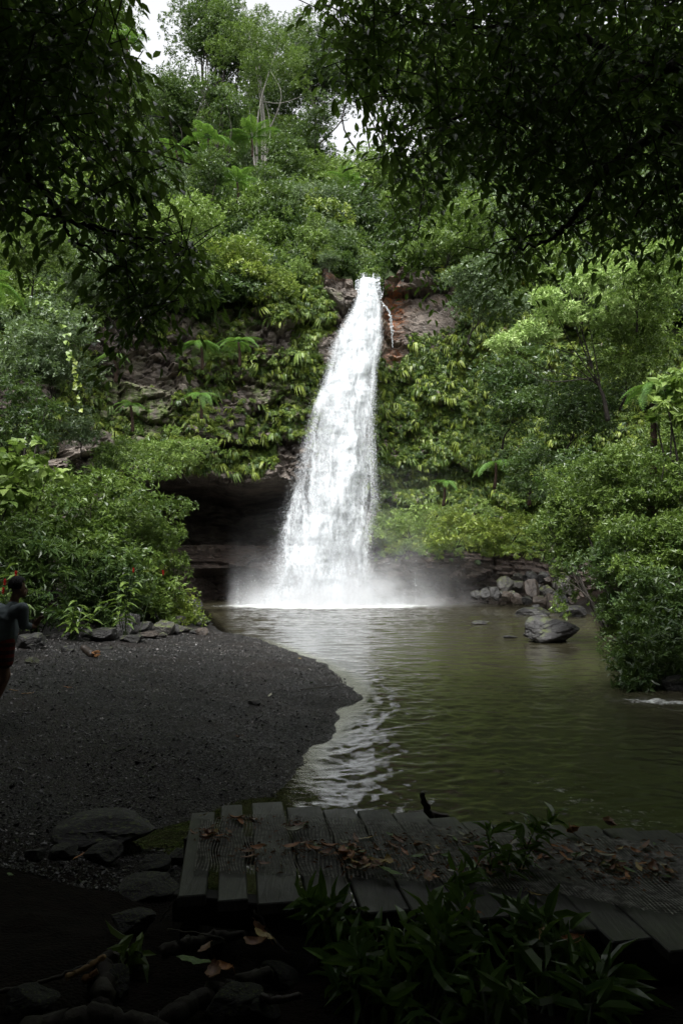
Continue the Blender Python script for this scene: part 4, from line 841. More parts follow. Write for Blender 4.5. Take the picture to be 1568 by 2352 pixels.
def canopy(name, label, base, poly, Yr, n, L, W, branches, seed, keepf, gap=.5):
    rng = R0(seed); root = thing(name, label, 'tree', base); px = np.array([q[0] for q in poly]); py = np.array([q[1] for q in poly]); N = n*6
    X = rng.uniform(px.min(), px.max(), N); Y_ = rng.uniform(py.min(), py.max(), N); ok = inpoly(X, Y_, poly); X, Y_ = X[ok], Y_[ok]; D = rng.uniform(*Yr, len(X))
    Cc = np.array([P(a,b,d) for a,b,d in zip(X,Y_,D)]); den = fbm(Cc*.9, 3, seed)*.75 + keepf(X,Y_); ok = den > gap + rng.normal(0,.09,len(X)); Cc = Cc[ok][:n]; mb = MB(); tw = MB(); sprays(mb, tw, Cc-np.asarray(base), rng, L, W)
    mb.build('crown', M['near'], root); tw.build('twigs', M['bark'], root)
    for pts, r0, r1 in branches:
        cv = curve([np.asarray(q) if len(q) == 3 and q[2] < 0 else (P(*q) if q[2] > 3 or q[2] == 3 else np.asarray(q)) for q in pts], 10, .012, rng) - np.asarray(base); b = MB(); tube(b, cv, np.linspace(r0, r1, len(cv)), 8); b.build('branch', M['bark'], root, smooth=True)
    return root
# trunks stand outside the frame; first control point of the main limb is the foot of the trunk
def trunk_to(root, base, pts, r0, r1):
    cv = curve([np.asarray(base)] + [np.asarray(p_) for p_ in pts], 10) - np.asarray(base); b = MB(); tube(b, cv, np.linspace(r0, r1, len(cv)), 10); b.build('trunk', M['bark'], root, smooth=True)
LP = [(-260,-250),(225,-250),(238,20),(262,70),(296,130),(330,205),(338,268),(392,372),(352,392),(322,420),(334,486),(300,520),(215,530),(130,470),(95,440),(40,430),(0,470),(-260,480)]
bl = (-5.4, 4.2, gh(-5.4, 4.2))
rl = canopy('overhanging_tree', 'dark tree whose leafy branches overhang the top left corner', bl, LP, (4.6,7.5), 1150, .135, .058,
    [([(-160,250,5.6),(0,345,5.6),(60,400,5.7),(115,452,5.8),(138,500,5.9)], .05, .025), ([(138,500,5.9),(215,520,6.0),(300,540,6.2),(450,575,6.6)], .022, .006), ([(138,500,5.9),(160,540,6.0),(235,590,6.1),(330,640,6.4)], .018, .005), ([(-100,20,6),(60,90,6.2),(180,160,6.5),(300,250,6.8)], .04, .008), ([(-120,120,5.5),(80,220,5.8),(170,310,6.0),(250,330,6.3)], .03, .007)], 501, lambda x, y: .12 + .28*sstep(300,0,x)*sstep(420,60,y), .50)
trunk_to(rl, bl, [(-5.6,4.6,3.0), P(-330,330,5.4), P(-160,250,5.6)], .17, .06)
LP2 = [(215,500),(330,500),(452,560),(462,616),(420,640),(372,640),(365,720),(352,762),(300,770),(262,690),(240,600)]
b2 = (-6.6, 5.6, gh(-6.6, 5.6))
r2_ = canopy('overhanging_tree', 'dark tree with thin leafy twigs drooping low on the left, before the cliff', b2, LP2, (6.0,7.0), 150, .13, .055, [([(-420,420,6.2),(-60,470,6.3),(150,505,6.4),(300,560,6.5),(440,590,6.6)], .035, .006), ([(230,540,6.4),(300,640,6.5),(330,745,6.6)], .014, .004)], 502, lambda x, y: .26, .5)
trunk_to(r2_, b2, [(-6.7,5.8,3.0), P(-420,420,6.2)], .14, .04)
RP = [(742,-260),(742,26),(752,96),(782,176),(800,236),(852,262),(872,330),(902,392),(960,420),(985,452),(1050,415),(1120,395),(1240,410),(1420,400),(1620,450),(1900,470),(1900,-260)]
br = (6.2, 4.0, gh(6.2, 4.0))
rr1 = canopy('overhanging_tree', 'dark tree whose dense leafy crown overhangs the whole top right corner', br, RP, (5.5,9.0), 3000, .135, .058,
    [([(1900,60,6.0),(1600,140,6.2),(1450,190,6.5),(1300,230,6.8),(1120,250,7.2),(960,300,7.6)], .09, .012), ([(1900,250,6.0),(1560,290,6.2),(1450,345,6.3),(1380,400,6.4),(1330,480,6.5),(1270,548,6.6),(1190,568,6.8)], .06, .014), ([(1500,160,6.4),(1300,80,6.8),(1050,60,7.2),(850,40,7.5)], .04, .008), ([(1170,330,7),(1170,400,7),(1185,455,7),(1235,500,7.1)], .012, .005)], 503, lambda x, y: .17 + .30*sstep(850,1250,x)*sstep(480,150,y) + .1*sstep(1400,1500,x), .50)
trunk_to(rr1, br, [(6.4,4.4,3.2), P(2150,160,5.8), P(1900,60,6.0)], .24, .09)
RP2 = [(1080,430),(1180,440),(1420,420),(1700,430),(1700,545),(1568,520),(1420,520),(1350,560),(1350,620),(1290,612),(1235,580),(1180,596),(1105,580),(1085,500)]
b3 = (7.6, 6.0, gh(7.6, 6.0))
rr2 = canopy('overhanging_tree', 'dark tree with lower leaf sprays hanging in front of the right slope', b3, RP2, (6.3,8.0), 150, .135, .055, [([(2000,340,6.8),(1700,400,6.9),(1480,450,7.0),(1300,520,7.2),(1130,560,7.4)], .045, .008), ([(1480,450,7.0),(1440,520,7.0),(1330,585,7.1)], .015, .005)], 504, lambda x, y: .20, .5)
trunk_to(rr2, b3, [(7.8,6.3,3.2), P(2000,340,6.8)], .18, .05)
RP3 = [(880,420),(960,400),(985,470),(975,520),(960,560),(1000,640),(985,690),(930,560),(900,500)]
b4 = (8.8, 8.5, gh(8.8, 8.5))
rr3 = canopy('overhanging_tree', 'slender twigs with scattered leaves hanging above the right of the waterfall', b4, RP3, (8.4,9.2), 34, .12, .05, [([(2000,250,8.6),(1500,330,8.7),(1150,360,8.7),(1000,400,8.8),(965,490,8.8),(960,560,8.8)], .03, .006), ([(965,520,8.8),(900,590,8.8),(860,600,8.8)], .008, .003)], 505, lambda x, y: .22, .5)
trunk_to(rr3, b4, [(9.0,8.8,3.5), P(2000,250,8.6)], .16, .035)
# unseen bushes added behind and over the viewpoint to shade the near ground
rng = R0(520); N = 2600
Q_ = np.column_stack([rng.uniform(-19,19,N), rng.uniform(-16,13,N), rng.uniform(4.5,15,N)]); wall = rng.random(N) < .42
Q_[wall,2] = rng.uniform(.2,8,wall.sum()); sidew = (np.abs(Q_[:,0]) > 9.5) | (Q_[:,1] < -5)
qx, qy, qf = project(Q_); mar = 1568*2.3/np.maximum(qf,.5); inside = (qf > .2) & (qx > -mar) & (qx < 1568+mar) & (qy > -mar) & (qy < 2352+mar)
ok = ~inside & (np.linalg.norm(Q_-np.array([0,0,2.1]), axis=1) > 4.2) & (~wall | sidew); ok &= ~((Q_[:,1] > 5.6) & (np.abs(Q_[:,0]) < 11)) 
Q_ = Q_[ok][:720]; n = len(Q_); s_ = rng.uniform(1.4,2.0,n)
gn_scatter('unseen_shade_wood', 'unseen leafy bushes added over and behind the viewpoint to block sky light', 'wood', CB, Q_, np.stack([s_]*3,1), np.stack([0*s_,0*s_,rng.uniform(0,6.28,n)],1), rng.choice([1,6,0,4], n))
# ------------------------------------------------------------------ stones
def ico(n):
    import bmesh
    bm = bmesh.new(); bmesh.ops.create_icosphere(bm, subdivisions=n, radius=1); bm.verts.ensure_lookup_table()
    V = np.array([v.co[:] for v in bm.verts]); Fc = np.array([[v.index for v in f.verts] for f in bm.faces]); bm.free(); return V, Fc
ICO = ico(5); ICO3 = ico(4)
def stone_mesh(seed, name='boulder', kfac=11, rough=.08, rnd=.05, base=ICO):
    rng = R0(seed); V, Fc = base; N = sph(rng, kfac); d = rng.uniform(.62,1.0,kfac); q = V@N.T; q = np.where(q > .12, d[None]/np.maximum(q,.12), 9)
    s = 42.0; r = -np.log(np.exp(-s*np.minimum(q,4)).sum(1)+math.exp(-s*1.2))/s
    r = r*(1-rnd) + rnd*.9; f1, f2, cid = worley(V*1.7+seed, seed); r = r + .10*(cid-.5)*sstep(.0,.12,f2-f1) + rough*2*(fbm(V*2.1+seed*3,5,seed)-.5) + rough*.8*(fbm(V*7+seed,3,seed+1)-.5)
    W = V*r[:,None]; W -= (W.max(0)+W.min(0))/2; W /= (W.max(0)-W.min(0))/2; mb = MB(); mb.add(W, Fc); return mb.mesh(name)
SM = [stone_mesh(s) for s in range(1,11)] + [stone_mesh(20+s, kfac=13, rough=.06, rnd=.08) for s in range(3)] + [stone_mesh(96, kfac=14, rough=.07, rnd=.05)]
def at_px(px, pyb, z=None, D=None):
    if D: return P(px, pyb, D)
    g = G(px, pyb, .3)
    for _ in range(6): g = G(px, pyb, max(gh(g[0], g[1]), 0.0))
    return g
def stone(name, label, px, pyb, w, h, mat, seed, D=None, rz=None, cat='rock', group=None, flat=None, tilt=0, dep=.8, sink=.18):
    rng = R0(seed); g = at_px(px, pyb, D=D); s = g[1]/F; hx = w*s/2; hz_ = h*s/2*(1+sink); me = SM[seed % len(SM)] if flat is None else SM[flat]
    o = bpy.data.objects.new(name, me); COL.objects.link(o)
    if not me.materials: me.materials.append(None)
    o.material_slots[0].link = 'OBJECT'; o.material_slots[0].material = M[mat]
    o.location = (g[0], g[1]+hx*dep*.7, g[2]+hz_*(1-2*sink/(1+sink))); o.scale = (hx*1.06, hx*dep*1.06, hz_*1.06); a = rng.uniform(-.25,.25) + rng.integers(0,2)*PI if rz is None else rz
    o.rotation_euler = (rng.normal(0,.08), tilt, a); return tag(o, label, cat, group)
gl = 'rocks at the foot of the left bank'
for i, (lb, px, pyb, w, h, mat) in enumerate([
 ('wet shiny rock streaked with white, just right of the person\'s shorts',59,1491,66,34,'rock'), ('flat layered slab lying on the gravel in front of the left bank',136,1476,70,27,'rock'), ('small flat stone on the gravel in front of the layered slab',152,1498,31,14,'rock'),
 ('smooth grey oval stone alone on the gravel right of the person',69,1527,33,15,'rockpale'), ('upright grey rock touching the left end of the layered slab',96,1457,30,27,'rock'), ('dark round rock behind the layered slab',122,1453,42,22,'rock'),
 ('low black wet rock under the drooping ginger leaves',230,1475,58,30,'rock'), ('big square dark block, tallest of the left bank rocks',290,1456,50,46,'rock'), ('large tan boulder at the back of the left rocks under the light bush',352,1421,46,32,'rockpale'),
 ('dark pointed boulder leaning against the tan boulder',347,1433,29,30,'rock'), ('smooth grey-green boulder in the middle of the left rocks',373,1457,48,31,'rockpale'), ('dark rock between the square block and the smooth grey-green boulder',330,1453,38,25,'rock'),
 ('long low flat rock in front of the square block',296,1477,58,18,'rock'), ('brownish wet rock at the right end of the long low flat rock',340,1467,42,17,'rockbrown'), ('grey rock right of the smooth grey-green boulder',397,1457,29,24,'rock'),
 ('flat pale-edged rock at the beach edge between two grey rocks',419,1453,38,16,'rockpale'), ('orange-brown stone at the very tip of the left rocks',461,1460,31,17,'rockbrown'), ('small grey stone touching the orange-brown stone',445,1457,22,12,'rock'),
 ('angular wet rock at the water edge behind the orange-brown stone',462,1439,37,20,'rock'), ('grey rock under the light green bush near the water',432,1427,32,18,'rock'), ('tall black rock at the water under the light green bush',443,1412,38,36,'rock'),
 ('rock half hidden by the twigs of the light green bush',410,1434,28,19,'rockpale'), ('small pale stone in front of the smooth grey-green boulder',373,1462,20,9,'rockpale'), ('tiny flat stone on the gravel in front of the long low flat rock',324,1477,20,8,'rock'),
 ('thin flat stone alone on the gravel right of the broken log',244,1494,25,8,'rock'), ('grey slab among the plants right of the person\'s head',86,1408,36,17,'rock'), ('grey rock among fallen leaves by the person\'s hand',98,1424,28,20,'rock'),
 ('cluster stone between the shiny rock and the upright grey rock',80,1468,26,16,'rock'), ('dark rock in shadow under the dark bush, right of the upright grey rock',195,1468,40,20,'rock'), ('dark rock in shadow left of the square block',262,1466,30,22,'rock')]):
    stone('boulder', lb, px, pyb, w, h, mat, 600+i, group=gl)
stone('boulder','large pale boulder half buried in the bushes of the left bank','340',0,0,0,'rockpale',1) if False else stone('boulder','large pale boulder half buried in the bushes of the left bank',345,1320,78,100,'rockpale',632,D=27.5)
gr_ = 'rocks at the foot of the right bank'
def DR(b): return float(np.interp(b, [1300,1340,1373,1397,1422], [49,47.5,45,42.5,34.3]))
for i, (lb, px, pyb, w, h, mat) in enumerate([
 ('long low wet rock at the front of the rock heap, with white water behind it',1228,1419,72,23,'rock'), ('dark craggy rock at the front right of the rock heap',1320,1422,58,30,'rock'), ('pale lichen-covered block, largest at the left of the rock heap',1162,1360,37,36,'rockpale'),
 ('flat pale rock tilted on top of the lichen-covered block\'s neighbours',1191,1335,27,19,'rockpale'), ('square grey rock right of the lichen-covered block',1190,1358,28,23,'rockpale'), ('tall mossy brown boulder in the centre of the rock heap',1223,1374,34,43,'rockbrown'),
 ('flat-topped rock right of the mossy brown boulder',1258,1367,40,23,'rockpale'), ('rock high on the right of the heap, touching the bank bush',1290,1344,42,30,'rockpale'), ('white-spotted rock beside the bank bush',1299,1368,40,40,'rockpale'),
 ('brown wet rock above the long low rock',1245,1399,40,30,'rockbrown'), ('reddish upright rock with grass beside it',1271,1402,26,38,'rockbrown'), ('blue-grey rock above the dark craggy rock',1292,1392,36,25,'rock'),
 ('wet grey rock between the reddish rock and the craggy rock',1288,1410,34,22,'rock'), ('thin upright rock at the top of the heap against the cliff',1271,1317,20,24,'rock'), ('rock under the cliff at the top left of the heap',1220,1336,32,24,'rock'),
 ('rounded rock at the top middle of the heap',1247,1337,30,24,'rock'), ('low rock leftmost in the heap, at the water under the cliff hollow',1095,1375,28,18,'rock'), ('second rock from the left end of the heap',1117,1374,29,24,'rock'),
 ('grey rock touching the left side of the lichen-covered block',1138,1375,28,26,'rock'), ('small brown rock at the waterline below the lichen-covered block',1165,1379,26,20,'rockbrown'), ('small brown rock at the waterline left of the mossy boulder',1188,1382,26,20,'rockbrown'), ('dark rock at the waterline touching the mossy boulder',1210,1386,24,16,'rock')]):
    stone('boulder', lb, px, pyb, w, h, mat, 700+i, D=DR(pyb), group=gr_)
for k, (px, pyb) in enumerate([(1150,1372),(1178,1372),(1205,1352),(1236,1356),(1240,1384),(1262,1382),(1276,1374),(1300,1402),(1312,1386),(1232,1404),(1180,1346),(1258,1340),(1130,1366),(1280,1352),(1316,1362)]):
    stone('boulder', 'small wet stone wedged between the bigger rocks of the right bank heap', px, pyb, 20, 15, ['rock','rockpale','rockbrown'][k%3], 770+k, D=DR(pyb), group='small stones filling the rock heap')
stone('boulder','big dark wet boulder standing alone in the pool on the right',1277,1476,128,58,'rock',752,dep=.7,rz=.2,flat=13)
stone('boulder','low rock just breaking the surface left of the rock heap',1105,1435,40,9,'rock',753); stone('boulder','flat rock awash just left of the big pool boulder',1172,1466,34,6,'rock',754); stone('boulder','dark rock at the right edge below the drooping twigs',1552,1588,58,34,'rock',755)
stone('boulder','small dark stone alone in the middle of the gravel beach',583,1619,28,10,'rock',756)
# near stones, left of the walkway
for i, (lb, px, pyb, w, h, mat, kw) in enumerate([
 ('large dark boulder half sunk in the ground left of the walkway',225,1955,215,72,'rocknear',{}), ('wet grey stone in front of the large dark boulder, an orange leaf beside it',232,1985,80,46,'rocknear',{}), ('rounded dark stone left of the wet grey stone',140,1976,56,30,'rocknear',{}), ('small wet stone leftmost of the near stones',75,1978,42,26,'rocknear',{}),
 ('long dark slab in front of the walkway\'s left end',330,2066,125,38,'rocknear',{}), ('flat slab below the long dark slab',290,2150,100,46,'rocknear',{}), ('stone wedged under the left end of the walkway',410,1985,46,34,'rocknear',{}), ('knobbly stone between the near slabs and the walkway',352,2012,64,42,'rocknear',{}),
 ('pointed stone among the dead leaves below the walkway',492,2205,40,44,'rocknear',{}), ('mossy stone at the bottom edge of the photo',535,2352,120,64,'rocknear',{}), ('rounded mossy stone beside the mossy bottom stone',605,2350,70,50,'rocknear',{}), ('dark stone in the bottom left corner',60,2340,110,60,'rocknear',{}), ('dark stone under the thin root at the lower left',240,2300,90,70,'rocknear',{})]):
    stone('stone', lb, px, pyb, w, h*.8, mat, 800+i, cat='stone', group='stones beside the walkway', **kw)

# loose gravel lying on the beach
rng = R0(61); N = 150000; xg = rng.uniform(-11,2.5,N); yg = 4.6 + 20*rng.random(N)**1.7; sdg = sdist(np.stack([xg,yg],1)); ok = (sdg < -.02) & (np.abs(xg) < yg*.56+.4) & (sdg > -12); xg, yg, sdg = xg[ok][:80000], yg[ok][:80000], sdg[ok][:80000]; zg = ground_h(np.stack([xg,yg],1)); n = len(xg)
O6 = np.array([[1,0,0],[-1,0,0],[0,1,0],[0,-1,0],[0,0,1],[0,0,-1.]]); O6F = np.array([[0,2,4],[2,1,4],[1,3,4],[3,0,4],[2,0,5],[1,2,5],[3,1,5],[0,3,5]])
sz = np.clip(rng.lognormal(-5.05,.42,n), .003, .02)*(1+.03*yg); a = rng.uniform(0,2*PI,n); ca, sa = np.cos(a), np.sin(a); T = O6[None]*np.stack([sz*rng.uniform(.8,1.5,n), sz, sz*rng.uniform(.35,.75,n)],1)[:,None]; T = T + rng.normal(0,.18,(n,6,3))*sz[:,None,None]
tl_ = rng.normal(0,.35,(n,2)); T[:,:,2] += T[:,:,0]*tl_[:,0:1] + T[:,:,1]*tl_[:,1:2]
X = T[:,:,0]*ca[:,None]-T[:,:,1]*sa[:,None]+xg[:,None]; Y = T[:,:,0]*sa[:,None]+T[:,:,1]*ca[:,None]+yg[:,None]; Zq = T[:,:,2]+zg[:,None]+sz[:,None]*.25
mb = MB(); mb.add(np.stack([X,Y,Zq],2).reshape(-1,3), (O6F[None]+(np.arange(n)*6)[:,None,None]).reshape(-1,3), np.repeat(rng.random(n)**1.2, 6)); o = mb.build('gravel', M['pebble']); tag(o, 'small wet dark pebbles covering the gravel beach', 'gravel', kind='stuff')

# ------------------------------------------------------------------ walkway
DZ = .50
farL = [(440,494),(508,556),(578,648),(657,736),(740,812),(818,892),(898,974),(978,1046),(1054,1122),(1126,1204),(1214,1290),(1300,1372),(1380,1452),(1462,1534),(1546,1620),(1634,1712)]
for _ in range(5): farL.append((farL[-1][0]+88, farL[-1][1]+92))
farY = [1866,1849,1843,1853,1858,1860,1866,1878,1886,1892,1896,1898,1902,1907,1912,1916,1920,1924,1928,1932,1936]
nearL = [(408,473),(500,570),(592,696),(712,818),(832,944),(950,1066),(1072,1192),(1186,1300),(1290,1412),(1400,1540),(1530,1670),(1660,1810),(1790,1950),(1920,2080),(2050,2220),(2190,2370)]
for _ in range(5): nearL.append((nearL[-1][0]+150, nearL[-1][1]+160))
nearY = [2056,2066,2072,2084,2092,2096,2106,2114,2136,2156,2178,2200,2220,2240,2262,2284,2306,2328,2350,2372,2394]
c0 = G(900,1960,DZ); wk = thing('walkway', 'low plank walkway covered with wire mesh, crossing the stream in the foreground', 'walkway', (c0[0], c0[1], 0)); o0 = np.array([c0[0], c0[1], 0]); rng = R0(33); deckz = []
for i, ((fa,fb),(na_,nb_),fy,ny_) in enumerate(zip(farL,nearL,farY,nearY)):
    dz = DZ + [.0,.012,.02,.0,-.01,.01,.0,.015,-.01,.0,.01,-.012,.0,.01,0,0,.01,0,.005,0,.01][i]; a = G((na_+nb_)/2, ny_, dz); b = G((fa+fb)/2, fy, dz+.006*math.sin(i*2.2)); wn = abs(G(nb_,ny_,dz)[0]-G(na_,ny_,dz)[0]); wf_ = abs(G(fb,fy,dz)[0]-G(fa,fy,dz)[0])
    dirx = (b-a)/np.linalg.norm(b-a); mb = MB(); beam(mb, a-o0, b-o0, wn*abs(dirx[1]), .052, wob=.004*(1 if i%2 else -1), w2=wf_*abs(dirx[1])); T_ = np.repeat(np.concatenate([[0],np.linspace(0,1,8),[1]]), 8); mb.T[-1] = sstep(.15,.24,T_)*sstep(.88,.80,T_)*.5; mb.build('plank', M['board'], wk); deckz.append((a,b))
for t_ in (.16,.80):
    p0, p1 = [deckz[k][0]+(deckz[k][1]-deckz[k][0])*t_ for k in (0,-1)]; dd = (p1-p0)/np.linalg.norm(p1-p0); mb = MB(); beam(mb, p0-dd*.1-o0-np.array([0,0,.068]), p1+dd*.3-o0-np.array([0,0,.068]), .10, .14); mb.build('bearer', M['beam'], wk)
for k in (0,5,10,15,20):
    for t_ in (.16,.80):
        q = deckz[k][0]+(deckz[k][1]-deckz[k][0])*t_; mb = MB(); beam(mb, q-o0-np.array([0,0,.20]), np.array([q[0]-o0[0], q[1]-o0[1], -.5]), .10, .10, up=(0,1,0)); mb.build('post', M['beam'], wk)
# wire mesh draped over the planks
A = np.array([d[0] for d in deckz]); B = np.array([d[1] for d in deckz]); uu = np.linspace(0,1,len(A))
def deck(u, t): 
    a = np.stack([np.interp(u, uu, A[:,k]) for k in range(3)], -1); b = np.stack([np.interp(u, uu, B[:,k]) for k in range(3)], -1); p_ = a+(b-a)*t[...,None]
    w_ = np.stack([u*40, t*6, 0*u], -1).reshape(-1,3); p_[...,2] = DZ + .020 + (.016*np.clip(fbm(w_*.35,3,3)-.42,0,1)*2).reshape(u.shape) + .006*(fbm(w_*1.7,2,4)-.5).reshape(u.shape); return p_
t_lo, t_hi = .20, .82
def strip(mb, p_, w):
    d = nrm(np.gradient(p_, axis=0)); s = nrm(np.cross(d, np.array([0,0,1.0])))*w/2; V = np.stack([p_-s, p_+np.array([0,0,w*.5]), p_+s], 1).reshape(-1,3); mb.add(V, gridfaces(len(p_),3)[:, ::-1])
mb = MB(); nl = 250
for i in range(nl):
    u0 = -.012 + 1.0*i/nl; t = np.linspace(t_lo+.012*math.sin(i*1.7), t_hi+.012*math.sin(i*.9), 22); strip(mb, deck(u0+.002*np.sin(t*20+i*.3), t)-o0, .0060)
for j in range(46):
    t0 = t_lo + (t_hi-t_lo)*j/45; u = np.linspace(-.012, .985, 160); strip(mb, deck(u, t0+.003*np.sin(u*160+j))-o0+np.array([0,0,.001]), .0022)
mb.build('wire_mesh', M['wire'], wk)

# ------------------------------------------------------------------ fallen leaves
def litter_mesh(seed, curl, wid):
    rng = R0(seed); m = 9; t = np.linspace(0,1,m); w_ = wid*np.sin(PI*np.clip(t*.94+.03,0,1))**.8; zc = curl*(t-.5)**2*.9; V = []
    for s, lift in ((-1,.13*curl),(-.5,.03*curl),(0,0),(.5,.03*curl),(1,.13*curl)): V.append(np.stack([s*w_*.5+.03*rng.normal(0,1,m)*abs(s), t-.5, zc+lift*w_*2+.015*rng.normal(0,1,m)], 1))
    mb = MB(); mb.add(np.stack(V,0).reshape(-1,3), gridfaces(5,m)); tube(mb, np.array([[0,-.7,.02],[0,-.5,curl*.4]]), .012, 4); return mb.mesh('fallen_leaf', True)
LM = [litter_mesh(1,.5,.42), litter_mesh(2,.15,.34), litter_mesh(3,.9,.5), litter_mesh(4,.35,.26)]
def fallen(px, py, z, L, mi, mat, label, seed, group='fallen leaves on the walkway', rz=None, tilt=.2):
    rng = R0(seed); g = G(px, py, z); o = bpy.data.objects.new('fallen_leaf', LM[mi]); COL.objects.link(o); 
    if not LM[mi].materials: LM[mi].materials.append(None)
    o.material_slots[0].link = 'OBJECT'; o.material_slots[0].material = M[mat]; o.location = g; o.scale = (L,L,L); o.rotation_euler = (rng.normal(0,tilt), rng.normal(0,tilt), rng.uniform(0,6.28) if rz is None else rz); return tag(o, label, 'leaf', group)
DL = {'lf_brown':'brown dead leaf lying on the wire mesh of the walkway','lf_yellow':'yellow fallen leaf lying on the wire mesh of the walkway','lf_orange':'orange-brown curled leaf lying on the wire mesh of the walkway','lf_green':'fresh green fallen leaf lying on the wire mesh of the walkway','lf_pale':'pale bleached leaf lying on the wire mesh of the walkway'}
rng = R0(90); cl_ = [(485,1915,28,10,8),(560,1880,26,8,3),(690,1895,14,5,2),(720,1945,30,10,6),(800,1955,42,16,22),(850,1985,40,10,14),(905,1935,20,12,4),(980,1960,50,22,8),(1060,1930,40,10,5),(1120,1990,60,14,12),(1200,1960,60,25,8),(1290,1960,60,20,10),(1400,1990,60,20,12),(1480,2000,50,18,10),(1480,1950,60,14,5),(600,1960,60,25,4),(1000,2000,50,10,6)]
seed = 0
for cx_, cy_, rx_, ry_, m in cl_:
    for _ in range(int(m*1.5)):
        seed += 1; mat = rng.choice(['lf_brown','lf_yellow','lf_orange','lf_green','lf_pale'], p=[.42,.15,.22,.10,.11]); x_ = cx_+rng.normal(0,rx_*.6); y_ = np.clip(cy_+rng.normal(0,ry_*.7),1880,2040); fallen(x_, y_, DZ+.034+.008*rng.random(), rng.uniform(.05,.11), rng.integers(0,4), mat, DL[mat], seed)
for px, py, z, L, mi, mat, lb in [(1318,1912,DZ+.05,.17,2,'lf_orange','big orange leaf curled on the far edge of the walkway'),(1398,1895,DZ+.06,.16,2,'lf_brown','large brown leaf standing up on the far edge of the walkway'),(1232,2056,DZ+.035,.15,3,'lf_yellow','long straight yellow leaf at the front edge of the mesh, behind the leafy sprig'),(466,1872,DZ+.03,.10,1,'lf_yellow','yellow leaf on the far end of the leftmost plank'),(678,1908,DZ+.05,.14,2,'lf_pale','large pale curled leaf on the mesh over the fourth plank'),(895,2000,DZ+.05,.15,1,'lf_green','large green leaf on the leaf heap in the middle of the mesh'),
   (182,1966,.34,.09,1,'lf_orange','orange leaf beside the wet grey stone left of the walkway'),(24,2008,.3,.07,1,'lf_green','green leaf on the dark soil at the left edge'),(292,1990,.3,.05,1,'lf_pale','small pale leaf on the soil by the near slabs'),(445,2206,.46,.17,1,'lf_green','big dull green leaf lying below the walkway'),(598,2134,.42,.15,1,'lf_brown','big dull brown leaf in the shade right under the walkway planks'),(490,2238,.46,.12,2,'lf_brown','crumpled yellow-brown leaf among the roots'),(518,2225,.46,.09,2,'lf_orange','crumpled orange leaf touching the yellow-brown leaf'),(590,2168,.45,.13,2,'lf_brown','brown curled leaf near the thin twigs below the walkway'),(605,2150,.46,.11,0,'lf_yellow','small yellow leaf above the curled brown one below the walkway'),(470,2180,.44,.10,0,'lf_brown','small brown leaf beside the pointed stone'),
   (1238,2148,DZ+.02,.09,0,'lf_yellow','lobed yellow-green leaf on a bare plank end at the right'),(1315,2160,DZ+.03,.10,2,'lf_orange','orange curled leaf on the bare plank end at the far right'),(1085,2092,DZ+.02,.10,3,'lf_orange','narrow tan leaf hanging on the front edge of the walkway')]:
    seed += 1; fallen(px, py, z, L, mi, mat, lb, seed+1000, group=None)
for px, py, z, mat, lb in [(155,1578,.42,'lf_orange','small orange leaf on the gravel, nearer the left edge'),(620,1596,.3,'lf_pale','tiny straw-pale leaf on the gravel right of the middle'),(688,1512,.12,'lf_yellow','tiny yellow leaf near the far water edge of the beach'),(550,1690,.25,'lf_orange','small brown leaf on the gravel near the walkway'),(715,1568,.12,'lf_green','thin green leaf near the tip of the gravel bar')]:
    g = at_px(px, py); seed += 1; fallen(px, py, g[2]+.02, .13, 1, mat, lb, seed+1000, group=None)
# bits of bark, stalks and broken leaf caught in the mesh
mb = MB(); N = 1100; u = rng.random(N); cen = rng.choice(len(cl_), N); X = np.array([cl_[c][0] for c in cen]) + rng.normal(0,1,N)*np.array([cl_[c][2] for c in cen]); Yp = np.clip(np.array([cl_[c][1] for c in cen]) + rng.normal(0,1.1,N)*np.array([cl_[c][3] for c in cen]), 1878, 2046)
pos = np.array([G(a,b,DZ+.028) for a,b in zip(X,Yp)]); a = rng.uniform(0,2*PI,N); d = np.stack([np.cos(a), np.sin(a), rng.normal(0,.2,N)],1); leaves(mb, pos, d, np.array([0,0,1.])+rng.normal(0,.4,(N,3)), rng.uniform(.012,.05,N), rng.uniform(.006,.018,N), LEAF2); o = mb.build('leaf_litter', M['lf_brown']); tag(o, 'fine brown leaf crumbs caught in the wire mesh of the walkway', 'leaf litter', kind='stuff')

# ------------------------------------------------------------------ driftwood, sticks and roots
def stick(name, label, pts, r0, r1, mat, cat='stick', n=7, jit=.004, seed=0):
    cv = curve(pts, 8, jit, R0(seed)); o = cv[0].copy(); mb = MB(); tube(mb, cv-o, np.linspace(r0, r1, len(cv))*(1+.12*np.sin(np.arange(len(cv))*1.9)), n); ob = mb.build(name, M[mat], smooth=True); ob.location = Vector(o); return tag(ob, label, cat)
stick('driftwood','dark driftwood stub sticking up out of the water behind the walkway',[P(988,1880,5.35),P(978,1852,5.3),P(966,1822,5.25)],.035,.018,'wood','driftwood')
stick('driftwood','low piece of driftwood lying in the water at the foot of the upright stub',[G(938,1872,-.01),G(975,1868,.02),G(1030,1880,-.02)],.03,.03,'wood','driftwood')
stick('stick','long thin dark stick lying on the soil at the lower left',[G(-40,2285,.42),G(70,2262,.43),G(150,2240,.45),G(232,2200,.47)],.010,.007,'wood')
stick('stick','short pale peeled stick lying across the long dark one',[G(152,2246,.45),G(200,2222,.47),G(240,2198,.49)],.013,.011,'driftpale')
stick('stick','short split piece of wood right of the pale stick',[G(194,2252,.43),G(225,2230,.46)],.018,.012,'cutwood')
